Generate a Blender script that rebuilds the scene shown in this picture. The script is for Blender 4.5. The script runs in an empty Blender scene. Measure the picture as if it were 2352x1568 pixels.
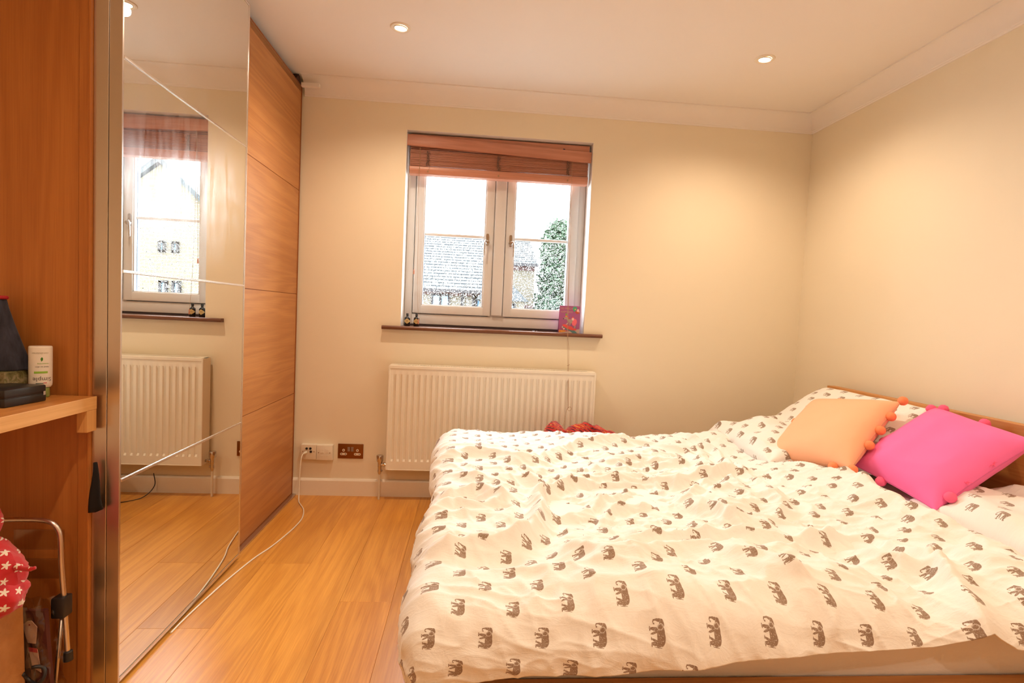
import bpy, bmesh, math, random
import numpy as np
from mathutils import Vector, Matrix, noise
R = math.radians
SC = bpy.context.scene
COL = SC.collection
rnd = random.Random(7)

# ------------------------------------------------------------------ camera, light, exposure
def setup_view():
    yaw, pitch, roll = 0.0793, -0.0507, 0.0450
    cy, sy = math.cos(yaw), math.sin(yaw)
    f = Vector((sy*math.cos(pitch), cy*math.cos(pitch), math.sin(pitch)))
    r = Vector((cy, -sy, 0)); u = r.cross(f)
    c, s = math.cos(roll), math.sin(roll)
    r2 = r*c + u*s; u2 = u*c - r*s
    cam = bpy.data.cameras.new('camera'); co = bpy.data.objects.new('camera', cam)
    COL.objects.link(co)
    m = Matrix((r2, u2, -f)).transposed().to_4x4(); m.translation = (0, 0, 1.1114)
    co.matrix_world = m
    cam.sensor_width = 36; cam.lens = 1223.2*36/2352; cam.clip_start = .02
    SC.camera = co
    vs = SC.view_settings
    vs.view_transform = 'Standard'; vs.look = 'None'; vs.gamma = 1; vs.use_curve_mapping = False
    vs.exposure = EXPOSURE
EXPOSURE = 0.0
SKY = (0.86, 0.93, 1.0); SKY_STRENGTH = 21.0
LAMP_COLOR = (1.0, 0.765, 0.55); LAMP_W = 44.0
setup_view()
w = bpy.data.worlds.new('sky'); SC.world = w; w.use_nodes = True
w.node_tree.nodes['Background'].inputs[0].default_value = (*SKY, 1)
w.node_tree.nodes['Background'].inputs[1].default_value = SKY_STRENGTH
def downlight_lamp(x, y, power):
    l = bpy.data.lights.new('downlight_beam', 'SPOT'); l.energy = power; l.color = LAMP_COLOR
    l.spot_size = R(150); l.spot_blend = 1.0; l.shadow_soft_size = .022
    o = bpy.data.objects.new('downlight_beam', l); o.location = (x, y, 2.352); COL.objects.link(o)
    return o
LIGHTS = [(-.368, 2.510, 1.0), (1.348, 2.510, 1.0), (-.368, .75, 1.0), (1.348, .75, 1.0), (-.368, -.75, 1.0), (1.348, -.75, 1.0)]
for x, y, k in LIGHTS: downlight_lamp(x, y, LAMP_W*k)
pl = bpy.data.lights.new('window_portal', 'AREA'); pl.shape = 'RECTANGLE'; pl.size = 1.1; pl.size_y = 1.13; pl.cycles.is_portal = True
po = bpy.data.objects.new('window_portal', pl); po.location = (.138, 3.45, 1.58); po.rotation_euler = (R(-90), 0, 0); COL.objects.link(po)

# ------------------------------------------------------------------ object helpers
def tag(o, label=None, cat=None, group=None, kind=None):
    if label: o['label'] = label
    if cat: o['category'] = cat
    if group: o['group'] = group
    if kind: o['kind'] = kind
    return o
def empty(name, loc=(0,0,0), rz=0, **k):
    o = bpy.data.objects.new(name, None); o.empty_display_size = .05
    o.location = loc; o.rotation_euler = (0, 0, rz); COL.objects.link(o)
    return tag(o, **k)
def obj(name, bm, mat=None, parent=None, loc=None, rot=None, smooth=False, **k):
    """link a bmesh (or mesh) as one object; with a parent, coordinates are the parent's"""
    if isinstance(bm, bmesh.types.BMesh):
        me = bpy.data.meshes.new(name); bm.normal_update(); bm.to_mesh(me); bm.free()
    else: me = bm
    if mat is not None:
        for m in (mat if isinstance(mat, (list, tuple)) else [mat]): me.materials.append(m)
    if smooth:
        for p in me.polygons: p.use_smooth = True
        if smooth != True: me.set_sharp_from_angle(angle=R(smooth))
    o = bpy.data.objects.new(name, me); COL.objects.link(o)
    if parent: o.parent = parent
    if loc is not None: o.location = loc
    if rot is not None: o.rotation_euler = rot
    return tag(o, **k)
def copy_tree(o, parent=None):
    c = o.copy(); COL.objects.link(c)
    if parent: c.parent = parent
    for ch in [x for x in bpy.data.objects if x.parent == o]: copy_tree(ch, c)
    return c
def box(bm, x0, x1, y0, y1, z0, z1, bev=0, mi=0, rot=None, seg=2):
    cx, cy, cz = (x0+x1)/2, (y0+y1)/2, (z0+z1)/2
    M = Matrix.Translation((cx, cy, cz))
    if rot: M = M @ rot
    M = M @ Matrix.Diagonal((abs(x1-x0), abs(y1-y0), abs(z1-z0), 1))
    r = bmesh.ops.create_cube(bm, size=1, matrix=M)
    vs = r['verts']; fs = list({f for v in vs for f in v.link_faces})
    for f in fs: f.material_index = mi
    if bev:
        es = list({e for v in vs for e in v.link_edges})
        rr = bmesh.ops.bevel(bm, geom=es, offset=bev, segments=seg, affect='EDGES', profile=.5)
        for f in rr['faces']: f.material_index = mi
    return vs
def nb(): return bmesh.new()
def bx(*a, **k):
    bm = nb(); box(bm, *a, **k); return bm
def lathe(bm, prof, seg=32, mi=0, M=None, cap=True):
    rings = []
    for r, z in prof:
        rings.append([bm.verts.new((r*math.cos(2*math.pi*i/seg), r*math.sin(2*math.pi*i/seg), z)) for i in range(seg)] if r > 1e-6 else [bm.verts.new((0, 0, z))])
    fs = []
    for a, b in zip(rings, rings[1:]):
        for i in range(seg):
            j = (i+1) % seg
            if len(a) == 1 and len(b) == 1: continue
            if len(a) == 1: fs.append(bm.faces.new((a[0], b[j], b[i])))
            elif len(b) == 1: fs.append(bm.faces.new((a[i], a[j], b[0])))
            else: fs.append(bm.faces.new((a[i], a[j], b[j], b[i])))
    if cap:
        if len(rings[0]) > 1: fs.append(bm.faces.new(rings[0][::-1]))
        if len(rings[-1]) > 1: fs.append(bm.faces.new(rings[-1]))
    for f in fs: f.material_index = mi
    vs = [v for r in rings for v in r]
    if M is not None: bmesh.ops.transform(bm, matrix=M, verts=vs)
    return vs
def tube(bm, pts, rad, seg=10, mi=0, closed=False):
    pts = [Vector(p) for p in pts]; n = len(pts); rings = []
    rads = rad if isinstance(rad, (list, tuple)) else [rad]*n
    up = Vector((0, 0, 1)); prev = None
    for i, p in enumerate(pts):
        t = ((pts[(i+1) % n] if (closed or i < n-1) else p) - (pts[i-1] if (closed or i > 0) else p)).normalized()
        if prev is None:
            a = t.cross(up if abs(t.dot(up)) < .95 else Vector((1, 0, 0))).normalized()
        else:
            a = (prev - t*prev.dot(t)).normalized()
        prev = a; b = t.cross(a)
        rings.append([bm.verts.new(p + (a*math.cos(2*math.pi*k/seg) + b*math.sin(2*math.pi*k/seg))*rads[i]) for k in range(seg)])
    m = n if closed else n-1
    for i in range(m):
        A, B = rings[i], rings[(i+1) % n]
        for k in range(seg):
            f = bm.faces.new((A[k], A[(k+1) % seg], B[(k+1) % seg], B[k])); f.material_index = mi
    if not closed:
        f = bm.faces.new(rings[0][::-1]); f.material_index = mi
        f = bm.faces.new(rings[-1]); f.material_index = mi
def smooth_path(pts, n=8):
    """Catmull-Rom through the points"""
    P = [Vector(p) for p in pts]; P = [P[0]*2-P[1]] + P + [P[-1]*2-P[-2]]; out = []
    for i in range(1, len(P)-2):
        for k in range(n):
            t = k/n
            out.append(.5*((2*P[i]) + (P[i+1]-P[i-1])*t + (2*P[i-1]-5*P[i]+4*P[i+1]-P[i+2])*t*t + (3*P[i]-P[i-1]-3*P[i+1]+P[i+2])*t**3))
    out.append(P[-2]); return out
def prism(bm, poly, h0, h1, axis='z', mi=0):
    """extrude a 2D polygon; axis is the extrusion direction"""
    def P(a, b, h): return {'z': (a, b, h), 'y': (a, h, b), 'x': (h, a, b)}[axis]
    A = [bm.verts.new(P(a, b, h0)) for a, b in poly]; B = [bm.verts.new(P(a, b, h1)) for a, b in poly]
    fs = [bm.faces.new(A[::-1]), bm.faces.new(B)]
    for i in range(len(poly)):
        j = (i+1) % len(poly); fs.append(bm.faces.new((A[i], A[j], B[j], B[i])))
    for f in fs: f.material_index = mi
    bmesh.ops.recalc_face_normals(bm, faces=fs)
def strip(bm, prof, p0, p1, along, mi=0):
    """open profile (list of 2D) swept between two values of one axis"""
    def P(a, b, h): return {'x': (h, a, b), 'y': (a, h, b), 'z': (a, b, h)}[along]
    A = [bm.verts.new(P(a, b, p0)) for a, b in prof]; B = [bm.verts.new(P(a, b, p1)) for a, b in prof]
    for i in range(len(prof)-1): f = bm.faces.new((A[i], A[i+1], B[i+1], B[i])); f.material_index = mi
def text_mesh(s, size, depth=.0002, align='LEFT', res=2, shear=0):
    c = bpy.data.curves.new('lettering', 'FONT'); c.body = s; c.size = size; c.extrude = depth; c.resolution_u = res
    c.align_x = align; c.shear = shear
    o = bpy.data.objects.new('lettering', c); COL.objects.link(o)
    dg = bpy.context.evaluated_depsgraph_get(); me = bpy.data.meshes.new_from_object(o.evaluated_get(dg))
    bpy.data.objects.remove(o); bpy.data.curves.remove(c); return me

# ------------------------------------------------------------------ material helpers
class NT:
    def __init__(s, name):
        s.m = bpy.data.materials.new(name); s.m.use_nodes = True; s.t = s.m.node_tree; s.n = s.t.nodes
        s.b = s.n['Principled BSDF']; s.out = s.n['Material Output']
    def new(s, typ, **k):
        n = s.n.new(typ)
        for a, v in k.items(): setattr(n, a, v)
        return n
    def put(s, sock, v):
        if isinstance(v, bpy.types.NodeSocket): s.t.links.new(v, sock)
        elif v is not None:
            if sock.type == 'RGBA' and len(v) == 3: v = (*v, 1)
            sock.default_value = v
    def math(s, op, a, b=None, c=None, clamp=False):
        n = s.new('ShaderNodeMath', operation=op, use_clamp=clamp); s.put(n.inputs[0], a)
        if b is not None: s.put(n.inputs[1], b)
        if c is not None: s.put(n.inputs[2], c)
        return n.outputs[0]
    def vec(s, op, a, b=None, scale=None):
        n = s.new('ShaderNodeVectorMath', operation=op); s.put(n.inputs[0], a)
        if b is not None: s.put(n.inputs[1], b)
        if scale is not None: s.put(n.inputs['Scale'], scale)
        return n.outputs['Value'] if op in ('LENGTH', 'DISTANCE', 'DOT_PRODUCT') else n.outputs[0]
    def mix(s, fac, a, b, mode='MIX'):
        n = s.new('ShaderNodeMix', data_type='RGBA', blend_type=mode); s.put(n.inputs[0], fac); s.put(n.inputs[6], a); s.put(n.inputs[7], b)
        return n.outputs[2]
    def coord(s, k='Object'): return s.new('ShaderNodeTexCoord').outputs[k]
    def map(s, v, scale=(1,1,1), loc=(0,0,0), rot=(0,0,0)):
        n = s.new('ShaderNodeMapping'); s.put(n.inputs[0], v); n.inputs['Scale'].default_value = scale
        s.put(n.inputs['Location'], loc); n.inputs['Rotation'].default_value = rot; return n.outputs[0]
    def noise(s, v, scale=5, detail=3, rough=.5, dist=0, out=0):
        n = s.new('ShaderNodeTexNoise'); s.put(n.inputs['Vector'], v); s.put(n.inputs['Scale'], scale); n.inputs['Detail'].default_value = detail
        n.inputs['Roughness'].default_value = rough; n.inputs['Distortion'].default_value = dist; return n.outputs[out]
    def ramp(s, v, stops, interp='LINEAR'):
        n = s.new('ShaderNodeValToRGB'); s.put(n.inputs[0], v); r = n.color_ramp; r.interpolation = interp
        while len(r.elements) < len(stops): r.elements.new(.5)
        for e, (p, c) in zip(r.elements, stops): e.position = p; e.color = (*c, 1) if not isinstance(c, (int, float)) else (c, c, c, 1)
        return n.outputs[0]
    def bump(s, h, strength=.2, dist=.002):
        n = s.new('ShaderNodeBump'); s.put(n.inputs['Height'], h); n.inputs['Strength'].default_value = strength; n.inputs['Distance'].default_value = dist
        s.t.links.new(n.outputs[0], s.b.inputs['Normal']); return n.outputs[0]
    def set(s, **k):
        for a, v in k.items(): s.put(s.b.inputs[a.replace('_', ' ')], v)
        return s.m
def srgb(r, g, b):
    f = lambda c: (c/255)/12.92 if c/255 <= .04045 else ((c/255+.055)/1.055)**2.4
    return (f(r), f(g), f(b))
def plain(name, col, rough=.5, metal=0, noise_amt=.06, nscale=40, bump=0, **k):
    t = NT(name); v = t.coord(); n = t.noise(v, nscale, 3)
    c2 = tuple(max(0, x*(1-noise_amt*2)) for x in col)
    t.set(Base_Color=t.mix(n, c2, tuple(min(1, x*(1+noise_amt*.5)) for x in col)), Roughness=rough, Metallic=metal, **k)
    if bump: t.bump(n, bump, .001)
    return t.m

def wood(name, dark, light, axis='y', grain=1.0, rough=.4, var=.0, coat=0, ring=1.0, figk=.16, stretch=.06):
    """oak: long stretched fibres along one axis, cathedral figure, pores; colour shifts per piece"""
    t = NT(name); v = t.coord()
    oi = t.new('ShaderNodeObjectInfo')
    off = t.vec('SCALE', oi.outputs['Location'], scale=0.0)
    rv = t.new('ShaderNodeCombineXYZ'); t.put(rv.inputs[0], t.math('MULTIPLY', oi.outputs['Random'], 13.)); t.put(rv.inputs[1], t.math('MULTIPLY', oi.outputs['Random'], 37.)); t.put(rv.inputs[2], t.math('MULTIPLY', oi.outputs['Random'], 5.))
    v = t.vec('ADD', v, rv.outputs[0])
    s_ = stretch; L = {'x': (s_, 1, 1), 'y': (1, s_, 1), 'z': (1, 1, s_)}[axis]
    vl = t.map(v, tuple(a*grain for a in L))
    big = t.noise(vl, 6, 2, .5, .3)
    fig = t.math('SINE', t.math('MULTIPLY', t.math('ADD', big, t.math('MULTIPLY', t.noise(vl, 40, 3, .6), .06)), 70*ring))
    fig = t.math('MULTIPLY_ADD', fig, .5, .5)
    L2 = {'x': (.02, 1, 1), 'y': (1, .02, 1), 'z': (1, 1, .02)}[axis]
    fib = t.noise(t.map(v, L2), 260, 3, .7)
    tone = t.noise(vl, 2.5, 2)
    k = t.math('ADD', t.math('MULTIPLY', fig, figk), t.math('MULTIPLY', fib, .62))
    k = t.math('ADD', k, t.math('MULTIPLY', tone, .55-figk))
    col = t.ramp(k, [(.25, dark), (.8, light)])
    if var:
        h = t.new('ShaderNodeHueSaturation'); t.put(h.inputs['Color'], col)
        t.put(h.inputs['Value'], t.math('MULTIPLY_ADD', oi.outputs['Random'], var, 1-var/2)); col = h.outputs[0]
    t.set(Base_Color=col, Roughness=t.math('MULTIPLY_ADD', fib, .15, rough-.07))
    if coat: t.set(Coat_Weight=coat, Coat_Roughness=.25)
    t.bump(t.math('ADD', fib, t.math('MULTIPLY', fig, .3)), .12, .0006)
    return t.m

# elephant print: signed shapes in the cell of a half-drop repeat; UVs are metres on the cloth
def elephant_cloth(name, base, ink, sx=.112, sy=.106, size=.95, rot=0, sheen=.3):
    t = NT(name)
    uvn = t.new('ShaderNodeUVMap'); uvn.uv_map = 'cloth'; uv = uvn.outputs[0]
    if rot: uv = t.map(uv, rot=(0, 0, rot))
    sp = t.new('ShaderNodeSeparateXYZ'); t.put(sp.inputs[0], uv); U, V = sp.outputs[0], sp.outputs[1]
    def cell(du, dv):
        cu = t.math('SUBTRACT', t.math('FRACT', t.math('ADD', t.math('DIVIDE', U, sx), du)), .5)
        cv = t.math('SUBTRACT', t.math('FRACT', t.math('ADD', t.math('DIVIDE', V, sy), dv)), .5)
        return t.math('MULTIPLY', cu, sx*1000/size), t.math('MULTIPLY', cv, sy*1000/size)
    a0, b0 = cell(0, 0); a1, b1 = cell(.5, .5)
    # use whichever lattice point is nearer
    pick = t.math('LESS_THAN', t.math('ADD', t.math('MULTIPLY', a1, a1), t.math('MULTIPLY', b1, b1)), t.math('ADD', t.math('MULTIPLY', a0, a0), t.math('MULTIPLY', b0, b0)))
    def sel(p, q): return t.math('ADD', p, t.math('MULTIPLY', pick, t.math('SUBTRACT', q, p)))
    h, l = sel(a0, a1), sel(b0, b1)        # h: up the animal (mm), l: towards its head (mm)
    cx = t.new('ShaderNodeCombineXYZ'); t.put(cx.inputs[0], l); t.put(cx.inputs[1], h); P = cx.outputs[0]
    wob = t.vec('SCALE', t.vec('SUBTRACT', t.noise(P, .35, 2, .6, 0, 1), (.5, .5, .5)), scale=1.0)
    P = t.vec('ADD', P, wob)
    def ell(c, r, ang=0):
        q = t.vec('SUBTRACT', P, (c[0], c[1], 0))
        if ang: q = t.map(q, rot=(0, 0, ang))
        q = t.vec('MULTIPLY', q, (1/r[0], 1/r[1], 0)); return t.vec('LENGTH', q)
    def ring(c, rad, wd, xmin=None, ymax=None):
        d = t.math('DIVIDE', t.math('ABSOLUTE', t.math('SUBTRACT', t.vec('LENGTH', t.vec('SUBTRACT', P, (c[0], c[1], 0))), rad)), wd)
        if xmin is not None: d = t.math('ADD', d, t.math('MULTIPLY', t.math('LESS_THAN', l, xmin), 9))
        if ymax is not None: d = t.math('ADD', d, t.math('MULTIPLY', t.math('GREATER_THAN', h, ymax), 9))
        return d
    parts = [ell((-6, 5), (11, 7.8)), ell((1.5, 4.8), (8.5, 7.6)), ell((11, 8.2), (5.4, 4.8), .3), ell((7.5, 4.6), (3.6, 5.6), .15), ell((-12.5, 1), (5.0, 8.2), .15),
             ell((-13.2, -7.5), (2.7, 8.6), -.10), ell((-9.2, -6), (1.9, 9.2), -.32), ell((5.8, -6), (2.3, 10.2), -.13), ell((1.4, -6.5), (1.7, 8.6), .20),
             ell((-14, -15.2), (3.3, 1.4)), ell((7.0, -15.6), (3.2, 1.4)), ell((-6.0, -14.4), (2.4, 1.2)),
             ell((15.0, 4.2), (2.0, 6.8), -.08), ell((16.3, -1.8), (1.2, 5.0)), ring((14.2, -6.2), 2.2, .95, ymax=-5.6), ell((-18.0, -2.5), (.6, 8.2), -.12)]
    d = parts[0]
    for p in parts[1:]: d = t.math('MINIMUM', d, p)
    mask = t.math('MULTIPLY_ADD', d, -10, 10.5, clamp=True)
    # pale tracery: ear outline, folds
    fl = t.noise(P, .42, 4, .75); fl2 = t.math('GREATER_THAN', fl, .575)
    ear = t.math('LESS_THAN', t.math('ABSOLUTE', t.math('SUBTRACT', ell((7.2, 5), (3.4, 5.2), .15), 1)), .13)
    tr = t.math('MAXIMUM', t.math('MULTIPLY', fl2, .55), t.math('MULTIPLY', ear, .6))
    mask = t.math('MULTIPLY', mask, t.math('SUBTRACT', 1, tr))
    weave = t.noise(uv, 1500, 2)
    col = t.mix(mask, base, ink)
    t.set(Base_Color=col, Roughness=.85, Sheen_Weight=sheen, Sheen_Roughness=.5)
    cr = t.noise(uv, 28, 5, .6, .6)
    t.bump(t.math('ADD', t.math('MULTIPLY', weave, .10), t.math('ADD', cr, t.math('MULTIPLY', t.noise(t.map(uv, (1, 2.6, 1), rot=(0, 0, .5)), 22, 5, .62, 1.2), 1.2))), .38, .0045)
    return t.m
# ------------------------------------------------------------------ materials
M_wall = plain('painted_plaster', (.90, .81, .62), .75, noise_amt=.02, nscale=3, bump=.05)
M_ceil = plain('ceiling_paint', (.92, .87, .80), .8, noise_amt=.015, nscale=3)
M_trimw = plain('trim_paint', (.88, .80, .66), .45, noise_amt=.01)
M_reveal = plain('reveal_paint', (.88, .85, .80), .6, noise_amt=.01)
M_upvc = plain('white_upvc', (.74, .73, .72), .3, noise_amt=.01)
M_radiator = plain('radiator_enamel', (.90, .84, .70), .28, noise_amt=.01)
M_oak_floor = wood('oak_floor', srgb(186, 114, 36), srgb(232, 166, 74), 'y', 1.0, .36, .20, .25, 1.1, figk=.15, stretch=.08)
M_oak_h = wood('oak_veneer_horizontal', srgb(160, 96, 44), srgb(200, 140, 80), 'y', 1.2, .42, .05, 0, .8)
M_oak_v = wood('oak_veneer_upright', srgb(164, 94, 34), srgb(194, 124, 56), 'z', 1.2, .45, .05, 0, .6)
M_oak_light = wood('oak_pale_edge', srgb(205, 150, 84), srgb(232, 184, 118), 'y', 1.2, .45)
M_oak_bed = wood('oak_bed', srgb(176, 112, 50), srgb(208, 148, 82), 'y', 1.3, .45)
M_oak_bed_x = wood('oak_bed_rail', srgb(176, 112, 50), srgb(208, 148, 82), 'x', 1.3, .45)
M_oak_h2 = wood('oak_shelf', srgb(170, 100, 40), srgb(212, 146, 78), 'y', 1.2, .35)
M_oak_v2 = wood('oak_block', srgb(196, 138, 74), srgb(224, 172, 106), 'z', 1.5, .45)
M_oak_edge = plain('oak_dark_edge', srgb(150, 84, 34), .5)
M_walnut = wood('sill_walnut', srgb(84, 48, 28), srgb(128, 78, 50), 'x', 1.5, .35)
M_blind = wood('blind_cedar', srgb(176, 116, 92), srgb(210, 148, 122), 'x', 1.5, .35)
M_alu = NT('brushed_aluminium'); M_alu.set(Base_Color=(.80, .77, .74), Metallic=1, Roughness=.22)
_n = M_alu.noise(M_alu.map(M_alu.coord(), (400, 400, 3)), 3, 2); M_alu.bump(_n, .05, .0004); M_alu = M_alu.m
M_satin = NT('satin_metal'); M_satin.set(Base_Color=(.66, .60, .55), Metallic=1, Roughness=.30, Anisotropic=.4); M_satin = M_satin.m
M_chrome = plain('chrome', (.62, .60, .60), .18, 1, .0)
M_bronze = plain('bronze_plate', srgb(140, 86, 34), .38, .75, .03)
M_whiteplastic = plain('white_plastic', (.86, .80, .66), .35, noise_amt=.01)
M_blackplastic = plain('black_plastic', (.018, .017, .018), .4, noise_amt=.05)
M_dark = plain('dark_gap', (.03, .02, .015), .7)
M_cord = plain('blind_cord', srgb(176, 140, 106), .8)
M_seal = plain('dark_seal', srgb(58, 42, 44), .5)
# mirror with wiped smears: a rougher film where the glass was rubbed
_t = NT('mirror_glass'); _c = _t.coord()
_g1 = _t.new('ShaderNodeBsdfGlossy'); _g1.inputs['Color'].default_value = (.86, .87, .84, 1); _g1.inputs['Roughness'].default_value = .004
_g2 = _t.new('ShaderNodeBsdfGlossy'); _g2.inputs['Color'].default_value = (.9, .9, .9, 1); _g2.inputs['Roughness'].default_value = .26
_sp = _t.new('ShaderNodeSeparateXYZ'); _t.put(_sp.inputs[0], _c)
_d = _t.vec('LENGTH', _t.vec('MULTIPLY', _t.vec('SUBTRACT', _c, (-.957, 1.90, 1.56)), (0, 2.3, 2.9)))
_blob = _t.math('SUBTRACT', 1.0, _t.math('SMOOTH_MIN', _d, 1.0, .1), clamp=True)
_arc = _t.noise(_t.map(_c, (1, 26, 2.6), rot=(R(32), 0, 0)), 1.2, 4, .65, .8)
_low = _t.noise(_c, 4.2, 3, .55, 1.0)
_mask = _t.math('MULTIPLY', _t.math('POWER', _blob, .55), _t.ramp(_t.math('ADD', _t.math('MULTIPLY', _arc, .5), _t.math('MULTIPLY', _low, .55)), [(.42, 0), (.64, 1)]))
_mask = _t.math('MULTIPLY', _mask, .55)
_mix = _t.new('ShaderNodeMixShader'); _t.put(_mix.inputs[0], _mask); _t.put(_mix.inputs[1], _g1.outputs[0]); _t.put(_mix.inputs[2], _g2.outputs[0])
_t.t.links.new(_mix.outputs[0], _t.out.inputs[0]); M_mirror = _t.m
# window pane: thin clear glass, lets light and shadow rays through by its own nature
_t = NT('pane_glass'); _tr = _t.new('ShaderNodeBsdfTransparent'); _tr.inputs[0].default_value = (.97, .985, .98, 1)
_gl = _t.new('ShaderNodeBsdfGlossy'); _gl.inputs['Roughness'].default_value = .01
_lw = _t.new('ShaderNodeLayerWeight'); _lw.inputs[0].default_value = .5; _fa = _t.math('MULTIPLY_ADD', _t.math('POWER', _lw.outputs['Facing'], 4), .5, .03)
_mix = _t.new('ShaderNodeMixShader'); _t.put(_mix.inputs[0], _fa); _t.put(_mix.inputs[1], _tr.outputs[0]); _t.put(_mix.inputs[2], _gl.outputs[0])
_t.t.links.new(_mix.outputs[0], _t.out.inputs[0]); M_pane = _t.m
_t = NT('rain_water'); _rf = _t.new('ShaderNodeBsdfGlass'); _rf.inputs['IOR'].default_value = 1.33; _rf.inputs['Roughness'].default_value = .02
_t.t.links.new(_rf.outputs[0], _t.out.inputs[0]); M_water = _t.m
_t = NT('lamp_face'); _t.set(Base_Color=(1, .9, .7), Emission_Color=(1, .86, .62), Emission_Strength=14); M_lamp = _t.m

# ------------------------------------------------------------------ the room
YB, XR, XL, YF, ZC = 3.1686, 2.0363, -1.66, -1.5, 2.3815
WX0, WX1, WZ0, WZ1, YW = -.410, .684, 1.000, 2.148, 3.45     # window opening
floor = empty('floor'); tag(floor, kind='structure')
pw = .195; x0 = -.255 - 8*pw; k = 0
base = bx(XL-.1, XR+.1, YF-.1, YB+.1, -.03, -.0125); obj('subfloor', base, M_dark, floor)
JOINTS = {4: [1.06, 1.83, 2.32], 5: [.55, 2.302], 6: [-.3, .92], 7: [.2, 2.0], 3: [.4, 1.6, 2.75], 2: [.1, 2.2]}
k = 0; x = x0 + pw
col_i = 1
while x < XR:
    js = JOINTS.get(col_i, None)
    if js is None:
        rr = random.Random(col_i); js = sorted([rr.uniform(-.9, .2), rr.uniform(.8, 2.4)])
    ys = [YF-.02] + js + [YB-.004]
    for a, b in zip(ys, ys[1:]):
        g = .0002
        obj('plank', bx(-pw/2+g, pw/2-g, -(b-a)/2+g, (b-a)/2-g, -.012, 0, bev=.0008, seg=1), M_oak_floor, floor, loc=(x+pw/2, (a+b)/2, 0))
    x += pw; col_i += 1
bm = nb()                                   # back wall with its window opening
for a, b, c, d in ((XL-.12, WX0, -.05, 2.5), (WX1, XR+.12, -.05, 2.5), (WX0, WX1, -.05, WZ0), (WX0, WX1, WZ1, 2.5)):
    box(bm, a, b, YB, YW, c, d)
wall_back = obj('wall_back', bm, M_wall, kind='structure')
rv = nb()                                   # white painted reveals of the opening
box(rv, WX0-.001, WX0+.0015, YB+.001, 3.31, WZ0, WZ1); box(rv, WX1-.0015, WX1+.001, YB+.001, 3.31, WZ0, WZ1); box(rv, WX0, WX1, YB+.001, 3.31, WZ1-.0015, WZ1+.001)
obj('reveal', rv, M_reveal, wall_back)
obj('wall_right', bx(XR, XR+.12, YF-.12, YB+.28, -.05, 2.5), M_wall, kind='structure')
obj('wall_left', bx(XL-.12, XL, YF-.12, YB, -.05, 2.5), M_wall, kind='structure')
obj('wall_front', bx(XL, XR, YF-.12, YF, -.05, 2.5), M_wall, kind='structure')
ceil = obj('ceiling', bx(XL-.1, XR+.1, YF-.1, YB+.28, ZC, ZC+.1), M_ceil, kind='structure')
door_1 = empty('door_1', (.95, YF, 0)); tag(door_1, kind='structure')
obj('leaf', bx(-.38, .38, .002, .042, 0, 2.0, bev=.002), plain('door_wood', srgb(112, 70, 44), .5), door_1)
obj('door_frame', (lambda b: [box(b, -.45, -.385, .002, .055, 0, 2.06), box(b, .385, .45, .002, .055, 0, 2.06), box(b, -.45, .45, .002, .055, 2.005, 2.07), b][-1])(nb()), M_trimw, door_1)
# coving: lip, concave quarter, lip
def cove(d, drop):
    pr = [(0, 0), (.006, 0), (.009, .004), (.009, .010)]
    for i in range(13):
        a = i/12*math.pi/2; pr.append((.012+(d-.016)*(1-math.cos(a)), .012+(drop-.018)*math.sin(a)))
    pr += [(d, drop-.006), (d, drop)]
    return pr
bm = nb(); strip(bm, [(YB-a, 2.2905+b) for a, b in cove(.094, ZC-2.2905)], -.985, XR, 'x'); obj('trim_1', bm, M_ceil, smooth=35, kind='structure')
bm = nb(); strip(bm, [(XR-a, 2.2905+b) for a, b in cove(.084, ZC-2.2905)], YF, YB, 'y'); obj('trim_2', bm, M_ceil, smooth=35, kind='structure')
obj('trim_3', bx(-.985, -.885, 3.09, 3.112, 2.316, 2.338, bev=.003), M_ceil, kind='structure')
bm = nb(); strip(bm, [(YB-a, b) for a, b in ((.016, 0), (.016, .088), (.012, .094), (.006, .0985), (0, .100))], -1.02, XR, 'x'); obj('baseboard_back', bm, M_trimw, kind='structure')
bm = nb(); strip(bm, [(XR-a, b) for a, b in ((.016, 0), (.016, .088), (.012, .094), (.006, .0985), (0, .100))], YF, YB, 'y'); obj('baseboard_right', bm, M_trimw, kind='structure')

# ------------------------------------------------------------------ window
win = empty('window_1', (0, 0, 0)); tag(win, kind='structure')
FY = 3.312                                   # room-side face of the frame
bm = nb(); fz0, fz1 = 1.028, 2.146
FRL, FRR = WX0+.002, WX1-.002
def member(bm, a, b, c, d, y0, y1, bev=.004): box(bm, a, b, y0, y1, c, d, bev=bev)
member(bm, FRL, FRL+.046, fz0, fz1, FY, 3.385); member(bm, FRR-.046, FRR, fz0, fz1, FY, 3.385)
member(bm, FRL+.046, FRR-.046, fz0, fz0+.062, FY, 3.385); member(bm, FRL+.046, FRR-.046, fz1-.05, fz1, FY, 3.385)
member(bm, .105, .210, fz0+.062, fz1-.05, FY, 3.385, .002)
obj('window_frame', bm, M_upvc, win, smooth=40)
obj('mullion_cover', (lambda b: [box(b, .124, .190, FY-.022, FY-.001, 1.098, fz1-.05, bev=.006), b][-1])(nb()), M_upvc, win, smooth=40)
obj('sill_gap', bx(FRL, FRR, FY+.004, FY+.05, 1.0145, 1.027), M_seal, win, label='dark strip under the window frame')
obj('rebate', (lambda b: [box(b, FRL+.03, FRR-.03, 3.373, 3.384, 1.07, 1.130), box(b, FRL+.03, FRL+.075, 3.373, 3.384, 1.07, 2.1), box(b, FRR-.075, FRR-.03, 3.373, 3.384, 1.07, 2.1), box(b, .09, .225, 3.373, 3.384, 1.07, 2.1), b][-1])(nb()), M_upvc, win)
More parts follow.
